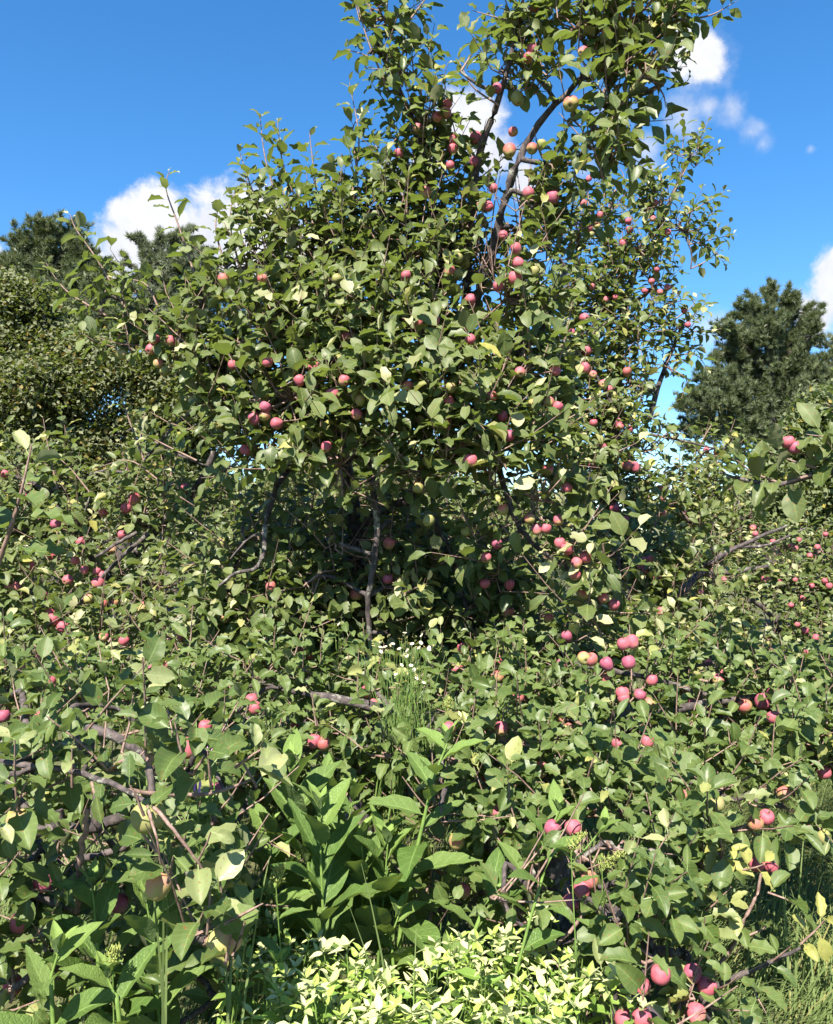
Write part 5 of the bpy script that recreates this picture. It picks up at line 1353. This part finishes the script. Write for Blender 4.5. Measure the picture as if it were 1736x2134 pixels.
def build_mint():
    bm, lm = [], []
    for i, (tv, tf, uv) in enumerate(MTPL):
        for r in range(3):
            for st in (0.0, 0.5, 1.0):
                A = np.empty((len(tv), 4)); A[:, :2] = uv; A[:, 2] = r / 2; A[:, 3] = st
                bm.append(make_mesh('bract', tv, tf, MAT['bract'], A))
            A = np.empty((len(tv), 4)); A[:, :2] = uv; A[:, 2] = r / 2; A[:, 3] = 0.0
            lm.append(make_mesh('mint_leaf', tv, tf, MAT['mint_leaf'], A))
    spots = []

    def region(n, fx):
        tries = 0
        while n > 0 and tries < 4000:
            tries += 1
            p = fx()
            if p is None: continue
            if all((p[0] - q[0]) ** 2 + ((p[1] - q[1]) * 1.4) ** 2 > 30 ** 2 for q in spots):
                spots.append(p); n -= 1

    def left():
        x, y = random.uniform(520, 780), random.uniform(1920, 2140)
        if y < 1945 + abs(x - 600) * 0.28: return None
        if x < 520 + (y - 1920) * 0.35: return None
        return x, y

    def mid():
        x, y = random.uniform(760, 900), random.uniform(1985, 2140)
        if y < 2040 - (x - 760) * 0.25: return None
        return x, y

    def right():
        x, y = random.uniform(880, 1190), random.uniform(1915, 2140)
        if y < 1935 + abs(x - 1000) * 0.25: return None
        return x, y

    region(36, left); region(15, mid); region(44, right)
    spots += [(498, 2020), (486, 2085), (525, 2120), (1215, 1985), (1228, 2040), (1205, 2105), (560, 1925), (1130, 1905)]
    spots += [(195, 1985), (215, 2010), (230, 2040), (1290, 2040), (1270, 2065), (1310, 2070), (960, 1500), (975, 1520), (945, 1530)]
    rows = {}
    for i, (x, y) in enumerate(spots):
        if 300 < x < 1250 and y > 1700:
            cl = 'right' if x > 890 else 'left'
            rw = 0 if y < 1995 else 1 if y < 2070 else 2
            rows.setdefault((cl, rw), []).append((x, i))
    uniq = {}
    for (cl, rw), m in rows.items():
        m.sort()
        for k, (x, i) in enumerate(m):
            pos = 'leftmost' if k == 0 else 'rightmost' if k == len(m) - 1 else ORD[k] + ' from left'
            uniq[i] = f'pale whitish mint, {pos} in the {("rear", "middle", "front")[rw]} row of the bright {cl} half-clump'
    tri = ('left', 'middle', 'right')
    few = [([i for i, q in enumerate(spots) if q[0] < 300], '{} of three pale mint heads among the broad weeds at lower left'),
           ([i for i, q in enumerate(spots) if q[0] > 1250], '{} of three pale mint heads beside the lowest apple bough'),
           ([i for i, q in enumerate(spots) if q[1] < 1700], '{} of three pale mint heads under the small white flowers')]
    for m, txt in few:
        m.sort(key=lambda i: spots[i][0])
        for k, i in enumerate(m):
            uniq[i] = txt.format(tri[k])
    for i, (x, y) in enumerate(spots):
        z = 0.57 + random.uniform(-0.07, 0.06)
        d = (CAM_H - z) * F_PX / (y - HOR)
        far = y < 1700
        if far: d = 3.0
        top = P(x, y, d)
        foot = top.copy() + rng.normal(0, 0.06, 3); foot[2] = 0.0
        wide = ('heads right of centre' if x > 880 else 'heads left of centre')
        lab = 'mountain mint with a pale whitish leafy head, in the bright clump at bottom ' + ('right of centre' if x > 890 else 'middle' if x > 760 else 'left of centre')
        if x < 300: lab = 'small pale mint head among the broad weeds at lower left'
        if x > 1250: lab = 'small pale mint head beside the lowest apple bough'
        if far: lab = 'pale white-leaved mint head under the small white flowers'
        lab = uniq.get(i, lab)
        grp = 'pale mountain mint plants'
        root = thing('mountain_mint', lab, 'mint', foot, grp)
        g = Geo(); p = smooth_line([foot, (foot + top) / 2 + rng.normal(0, 0.015, 3), top], 5)
        g.add(*tube(p, np.linspace(0.0026, 0.0015, len(p)), 5))
        # side branchlets carrying their own heads
        heads = [(top, 1.0)]
        if not far:
            for q in range(random.choice((1, 2, 2))):
                a = random.uniform(0, TAU)
                e = top + np.array([math.cos(a) * 0.032, math.sin(a) * 0.032, random.uniform(-0.03, -0.005)])
                g.add(*tube([p[-4], (p[-3] + e) / 2, e], [0.0014, 0.0012, 0.001], 4))
                heads.append((e, 0.7))
        link('stem', g.mesh('stem', MAT['green_stem'], foot), root)
        for hp, hs in heads:
            nb = 6 if hs == 1 else 4
            a0 = random.uniform(0, TAU); up0 = random.uniform(0.0, 0.35); hk = random.uniform(0.75, 1.2)
            for q in range(nb):
                a = a0 + q * TAU / (nb / 1.0) * (1 if q < nb else 1) + rng.normal(0, 0.2)
                upw = up0 + 0.9 * (q % 2) + rng.normal(0, 0.22)
                Y = np.array([math.cos(a), math.sin(a), upw])
                me = bm[(random.randrange(6) * 3 + random.randrange(3)) * 3 + random.choice((0, 0, 0, 1, 2, 2))]
                place_leaf(root, foot, me, hp + np.array([0, 0, 0.004 * (q % 2)]), Y, UP + rng.normal(0, 0.25, 3), random.uniform(0.022, 0.040) * hk * (0.8 + 0.2 * hs), 'bract')
        for q in range(4):
            t = 0.93 - 0.16 * (q // 2) - 0.02 * (q % 2)
            k = t * (len(p) - 1)
            b = p[int(k)] * (1 - k % 1) + p[min(int(k) + 1, len(p) - 1)] * (k % 1)
            a = (q // 2) * 1.57 + (q % 2) * math.pi + i
            Y = np.array([math.cos(a), math.sin(a), 0.25 + rng.normal(0, 0.15)])
            place_leaf(root, foot, random.choice(lm), b, Y, UP + rng.normal(0, 0.25, 3), random.uniform(0.045, 0.068), 'leaf')


# ------------------------------------------------------------------ goldenrod plumes and fleabane
def plume_geo(c, tipv, n=34):
    """a nodding head of short bud-covered side branches, most of them turned to one side"""
    g = Geo()
    lean = norm(np.array([tipv[0], tipv[1], 0.01]))
    for i in range(n):
        t = i / n
        b = c + tipv * t + lean * 0.012 * t * t - UP * 0.02 * t * t
        a = i * 2.4
        o = norm(np.array([math.cos(a), math.sin(a), 0.35]) + lean * 0.5 + rng.normal(0, 0.15, 3))
        ln = (0.024 * (1 - t * 0.8) + 0.004) * rng.uniform(0.6, 1.2)
        e = b + o * ln + UP * ln * 0.1
        g.add(*tube([b, b + o * ln * 0.6 + UP * ln * 0.18, e], [0.0007, 0.0007, 0.0004], 3))
        for q in range(6):
            k = 0.3 + 0.13 * q
            f = b + o * ln * k + UP * (ln * 0.15 * math.sin(k * 3) + 0.0016)
            w = rng.normal(0, 0.0012, 3)
            g.add(*tube([f, f + w + UP * 0.0022, f + w * 1.5 + UP * 0.0042], [0.0007, 0.0012, 0.0003], 4))
    return g


def build_goldenrod():
    for x, y, d, lab in [(575, 1845, 2.0, 'yellow-green goldenrod plume in front of the comfrey clump'), (930, 1485, 3.0, 'goldenrod plume right of the small white flowers'),
                         (1190, 1775, 2.12, 'goldenrod plume under the leaning comfrey leaves'), (1255, 1815, 2.12, 'goldenrod plume hanging below the leaning comfrey'), (510, 1970, 1.95, 'goldenrod plume at the left tip of the pale mint'), (235, 2020, 1.8, 'goldenrod plume in the weeds at lower left'),
                         (970, 1600, 2.8, 'faint goldenrod plume above the tall comfrey')]:
        c = P(x, y, d)
        foot = c.copy(); foot[2] = 0
        foot += [rng.normal(0, 0.05), 0.12, 0]
        r = thing('goldenrod', lab, 'goldenrod', foot, 'goldenrod plumes among the weeds')
        g = Geo(); p = smooth_line([foot, (foot + c) / 2 + rng.normal(0, 0.02, 3), c], 5); g.add(*tube(p, np.linspace(0.003, 0.0015, len(p)), 5))
        link('stem', g.mesh('stem', MAT['green_stem'], foot), r)
        tv = np.array([rng.uniform(-0.035, 0.05), -0.01, 0.06])
        link('plume', plume_geo(c, tv).mesh('plume', MAT['plume'], foot), r)
        for q in range(5):
            t = 0.9 - q * 0.1
            b = foot + (c - foot) * t
            a = q * 2.4
            place_leaf(r, foot, comfrey_leaf(int(rng.integers(0, 8)), 2, 0.0), b, np.array([math.cos(a), math.sin(a), 0.5]), UP, 0.075)


def build_fleabane():
    rr = np.random.default_rng(3)
    # one small flower head, shared
    V, F = [], []
    for q in range(9):
        a = q / 9 * TAU
        n = len(V)
        c, s = math.cos(a), math.sin(a)
        V += [(c * .25 - s * .12, s * .25 + c * .12, 0), (c * .25 + s * .12, s * .25 - c * .12, 0), (c + s * .2, s - c * .2, .12), (c - s * .2, s + c * .2, .12)]
        F.append((n, n + 1, n + 2, n + 3))
    pet = make_mesh('petals', V, np.array(F), MAT['petal'])
    g = Geo(); g.add(*tube([(0, 0, -.3), (0, 0, 0), (0, 0, .14), (0, 0, .2)], [.1, .36, .34, .1], 8))
    dsc = g.mesh('disc', MAT['disc'])
    for cx, cy, d, n, sx, sy, lab in [(842, 1348, 3.0, 46, 50, 26, 'tall fleabane with a flat spray of tiny white daisies'), (838, 1420, 2.95, 22, 46, 56, 'fleabane below the flat spray, loose stems of tiny white daisies'), (708, 1292, 3.4, 4, 22, 20, 'small fleabane sprig with a few daisies in the dark hollow')]:
        top = P(cx, cy, d)
        foot = P(838, 1500, d); foot[2] = 0
        if cx < 750: foot[0] = top[0]
        r = thing('fleabane', lab, 'white flowers', foot, 'white flowers in front of the hollow')
        g = Geo()
        fork = (top * 0.6 + foot * 0.4)
        forks = []
        for q in range(6 if n > 10 else 1):
            fk = fork + np.array([rr.normal(0, sx * 0.6) * d / F_PX, rr.normal(0, 0.05), rr.normal(-0.02, 0.06)])
            ft = foot + np.array([rr.normal(0, 0.06), rr.normal(0, 0.05), 0])
            g.add(*tube(smooth_line([ft, (ft + fk) / 2 + [rr.normal(0, 0.02), 0, 0], fk], 3), np.linspace(0.0028, 0.0016, 7), 5))
            forks.append(fk)
        for q in range(n):
            e = P(cx + rr.normal(0, sx * 0.6), cy + rr.normal(0, sy * 0.5), d + rr.normal(0, 0.05))
            fk = forks[q % len(forks)]
            m = fk * 0.4 + e * 0.6 + np.array([rr.normal(0, 0.015), rr.normal(0, 0.01), -0.02])
            g.add(*tube(smooth_line([fk, m, e], 2), np.linspace(0.0014, 0.0006, 5), 4))
            h = bpy.data.objects.new('flower', pet); COL.objects.link(h); h.parent = r
            h.location = tuple(e - foot); h.scale = (0.0075,) * 3
            h.rotation_euler = (rr.normal(0.5, 0.3), rr.normal(0, 0.35), rr.uniform(0, TAU))
            k = bpy.data.objects.new('flower_centre', dsc); COL.objects.link(k); k.parent = h
        link('stem', g.mesh('stem', MAT['green_stem'], foot), r)


# ------------------------------------------------------------------ background trees
def foliage_cloud(pts_c, per, kind, size, mat, up=0.3):
    """little leaves or needles round many centres; returns a mesh"""
    n = len(pts_c)
    N = n * per
    C = np.repeat(pts_c, per, 0)
    if kind == 'needle':
        ax = np.repeat(norm(rng.normal(0, 0.55, (n, 3)) + np.array([0, -0.15, 0.75])), per, 0)
        Y = norm(ax * 1.25 + rng.normal(0, 0.45, (N, 3)))
        pos = C
        X = norm(np.cross(Y, rng.normal(size=(N, 3))))
        L_ = size * rng.uniform(0.7, 1.3, (N, 1)); w = size * 0.055
        V = np.stack([pos - X * w, pos + X * w, pos + Y * L_], 1).reshape(-1, 3)
        F = np.arange(3 * N).reshape(-1, 3)
        A = np.zeros((N, 3, 4)); A[:, :, 0] = 0.8; A[:, 2, 1] = 1
        A[:, :, 2] = np.repeat(rng.random(n), per)[:, None] * 0.7 + rng.random((N, 1)) * 0.3
        return V, F, A.reshape(-1, 4)
    pos = C + rng.normal(0, size * 1.3, (N, 3))
    Y = unit(N) + np.array([0, 0, -0.2]); Y = norm(Y)
    Z = norm(UP * 0.8 + sun_vec * 0.4 + rng.normal(0, 0.55, (N, 3)))
    Z = norm(Z - (Z * Y).sum(1, keepdims=True) * Y); X = np.cross(Y, Z)
    s = size * rng.uniform(0.7, 1.3, (N, 1))
    V = np.stack([pos, pos + Y * s * 0.45 - X * s * 0.33 + Z * s * 0.08, pos + Y * s, pos + Y * s * 0.45 + X * s * 0.33 + Z * s * 0.08], 1).reshape(-1, 3)
    F = np.arange(4 * N).reshape(-1, 4)
    A = np.zeros((N, 4, 4)); A[:, :, 0] = 0.8; A[:, 2, 1] = 1
    A[:, :, 2] = (np.repeat(rng.random(n), per) * 0.5 + rng.random(N) * 0.5)[:, None]
    A[:, :, 3] = np.where(rng.random(N) < 0.05, 1.0, 0.0)[:, None]
    return V, F, A.reshape(-1, 4)


def background_tree(name, label, cat, group, d, px_base, top_px, blobs, kind, leaf, mat, tuft_px, per, dens, bark='pine_bark', extra=()):
    x = (px_base - CX) / F_PX * d
    base = np.array([x, d, -0.1])
    root = thing(name, label, cat, base, group)
    top = P(*top_px, d)
    p = smooth_line([base, base * 0.5 + top * 0.5 + rng.normal(0, 0.1, 3), top], 6)
    g = Geo(); g.add(*tube(p, np.linspace(0.012 * d, 0.03, len(p)), 9))
    link('trunk', g.mesh('trunk', MAT[bark], base), root)
    cen = []
    for px, py, r, de in blobs:
        dd = d + rng.normal(0, r * d / F_PX * 0.35)
        c = P(px, py, dd); R = r * d / F_PX
        # the limb that carries this mass
        i = int(np.argmin(np.linalg.norm(p - (c - UP * R * 1.6), axis=1)))
        g = Geo()
        q = smooth_line([p[i], (p[i] + c) / 2 + UP * (-0.08 if kind == 'needle' else 0.1) * R, c, c + norm(c - p[i]) * R * 0.6 + UP * R * 0.35], 4)
        g.add(*tube(q, np.linspace(0.0022 * d, 0.010, len(q)), 6))
        link('branch', g.mesh('branch', MAT[bark], base), root)
        n = int(de * (r / tuft_px) ** 2 * dens)
        u = unit(n) * rng.random((n, 1)) ** 0.45
        pts = c + u * R * np.array([1, 1, 0.85])
        if kind == 'needle':                             # boughs: tufts gather on upswept plates
            m = max(4, n // 16)
            ctr = c + unit(m) * R * 0.85 * rng.random((m, 1)) ** 0.4 * np.array([1, 1, 0.9])
            bough = norm((ctr - p[i]) * np.array([1, 1, 0.25]) * 0.5 / R + UP * 0.9 + rng.normal(0, 0.35, (m, 3)))
            k = rng.integers(0, m, n)
            tt = rng.random((n, 1)) ** 0.8
            pts = ctr[k] + bough[k] * tt * R * rng.uniform(0.55, 1.25, (m, 1))[k] + rng.normal(0, 1, (n, 3)) * (1.12 - tt) * 0.13 * R * np.array([1, 1, .8])
        cen.append(pts)
    cen = np.concatenate(cen)
    V, F, A = foliage_cloud(cen, per, kind, leaf, mat)
    f = link('crown', make_mesh('crown', V - base, F, MAT[mat], A, smooth=False), root)
    f['kind'] = 'stuff'
    return root


def build_background():
    G = 'trees beyond the orchard'
    background_tree('pine_tree', 'dense dark green pine standing against the sky at the left', 'pine tree', G, 30, 110, (98, 452),
                    [(98, 490, 30, 1), (70, 525, 42, 1), (130, 520, 44, 1), (40, 570, 40, 1), (100, 580, 60, 1), (165, 570, 44, 1), (25, 610, 34, 1), (80, 640, 60, 1), (150, 640, 60, 1), (205, 560, 26, .7), (200, 630, 40, .9), (225, 560, 16, .5), (240, 620, 26, .6), (10, 650, 40, 1), (110, 700, 70, 1), (190, 700, 60, 1)],
                    'needle', 0.23, 'needle', 6.0, 22, 11)
    background_tree('pine_tree', 'thin pale pine with open boughs before the white cloud', 'pine tree', G, 34, 360, (330, 475),
                    [(300, 515, 20, .7), (275, 550, 16, .5), (318, 545, 28, .9), (345, 510, 22, .7), (375, 500, 26, .8), (400, 540, 34, .8), (330, 590, 36, .9), (370, 580, 40, .9), (290, 600, 24, .6), (420, 600, 40, .8), (270, 630, 24, .6), (340, 650, 50, .9), (400, 660, 50, .9), (455, 620, 36, .7), (300, 680, 44, .8), (480, 680, 40, .7), (520, 610, 30, .7), (360, 720, 60, .9)],
                    'needle', 0.25, 'pale_needle', 6.0, 20, 14)
    background_tree('pine_tree', 'spindly young pine rising between the two larger left pines', 'pine tree', G, 32, 255, (287, 620),
                    [(287, 645, 12, .8), (282, 665, 16, .8), (270, 690, 22, .8), (255, 670, 14, .6), (290, 710, 24, .8), (250, 720, 26, .8)], 'needle', 0.26, 'needle', 6.5, 22, 8)
    background_tree('pine_tree', 'broad pine with upswept boughs against the sky on the right', 'pine tree', G, 32, 1610, (1612, 598),
                    [(1612, 625, 26, .9), (1560, 660, 32, .9), (1590, 660, 32, 1), (1640, 650, 30, 1), (1665, 690, 34, .8), (1695, 650, 18, .6), (1690, 700, 26, .7), (1540, 710, 38, .9), (1600, 710, 50, 1), (1640, 740, 50, 1), (1510, 740, 26, .6), (1560, 770, 56, 1), (1500, 800, 40, .8), (1620, 800, 66, 1), (1690, 790, 46, 1), 
                     (1450, 850, 34, .8), (1520, 850, 56, 1), (1590, 870, 66, 1), (1670, 870, 66, 1), (1430, 885, 22, .6), (1480, 900, 40, .8), (1550, 920, 56, 1), (1640, 930, 60, 1), (1440, 935, 20, .5)],
                    'needle', 0.23, 'needle', 6.0, 22, 11)
    background_tree('pine_tree', 'blue-green pine cut by the right frame edge', 'pine tree', G, 36, 1775, (1770, 640), [(1735, 720, 22, .9), (1745, 770, 34, 1), (1725, 800, 30, 1), (1780, 740, 50, 1), (1790, 820, 60, 1), (1730, 850, 40, 1), (1770, 900, 60, 1)], 'needle', 0.24, 'pale_needle', 6.0, 20, 10)
    background_tree('oak_tree', 'bronze-green oak filling the left side behind the orchard', 'oak tree', G, 20, 130, (90, 640),
                    [(20, 615, 46, 1), (70, 640, 40, .9), (235, 880, 40, .7), (300, 830, 40, .7), (30, 640, 50, 1), (80, 680, 60, 1), (20, 730, 66, 1), (110, 740, 66, 1), (190, 740, 50, .9), (70, 810, 80, 1), (160, 810, 56, .9), (30, 890, 80, 1), (120, 900, 66, 1), (330, 760, 50, .8), (250, 780, 46, .8), (380, 800, 66, .9), (330, 870, 50, .7), (195, 920, 40, .6), (60, 980, 80, 1), (170, 1000, 76, 1),
                     (280, 970, 70, .9), (380, 930, 66, .9), (430, 860, 70, .9), (300, 1040, 80, 1), (120, 1070, 90, 1), (420, 1020, 80, 1), (-40, 800, 80, 1), (-40, 950, 80, 1)],
                    'leaf', 0.125, 'oak_leaf', 8.0, 12, 6.5, 'bark')
    background_tree('maple_tree', 'dark leafy maple at the right under the pines', 'maple tree', G, 17, 1730, (1715, 850),
                    [(1715, 860, 40, 1), (1745, 850, 40, 1), (1690, 910, 50, 1), (1740, 930, 56, 1), (1640, 950, 46, .9), (1660, 1000, 56, 1), (1720, 1010, 60, 1), (1600, 1010, 46, .9), (1630, 1060, 60, 1), (1700, 1080, 66, 1), (1560, 1070, 50, 1), (1780, 1000, 70, 1), (1780, 1100, 70, 1), (1500, 1080, 40, .9)],
                    'leaf', 0.11, 'maple_leaf', 8.0, 12, 7, 'bark')
    background_tree('maple_tree', 'shadowy maple far behind the middle of the orchard', 'maple tree', G, 26, 760, (760, 900),
                    [(640, 1000, 90, 1), (760, 960, 90, 1), (880, 1000, 90, 1), (560, 1060, 90, 1), (700, 1080, 100, 1), (860, 1080, 100, 1), (1000, 1060, 90, 1), (1120, 1090, 80, 1)], 'leaf', 0.16, 'maple_leaf', 10.0, 10, 6, 'bark')
    # far wood that closes the horizon
    n = 5200
    x = rng.uniform(-70, 70, n); y = rng.uniform(60, 75, n)
    hgt = 4.2 + 1.0 * np.sin(x * 0.35) + 0.8 * np.sin(x * 0.9 + 2)
    pts = np.stack([x, y, rng.random(n) ** 0.8 * hgt], -1)
    V, F, A = foliage_cloud(pts, 6, 'leaf', 0.55, 'maple_leaf')
    o = link('wood', make_mesh('wood', V, F, MAT['maple_leaf'], A, smooth=False))
    o['kind'] = 'stuff'; o['label'] = 'far low belt of woodland closing the horizon behind the orchard'; o['category'] = 'woodland'


# ------------------------------------------------------------------ build
build_ground()
build_background()
build_trees()
locate_apples()
thin_leaves()
build_apples()
build_leaves()
build_comfrey()
build_mint()
build_goldenrod()
build_fleabane()
build_grass()
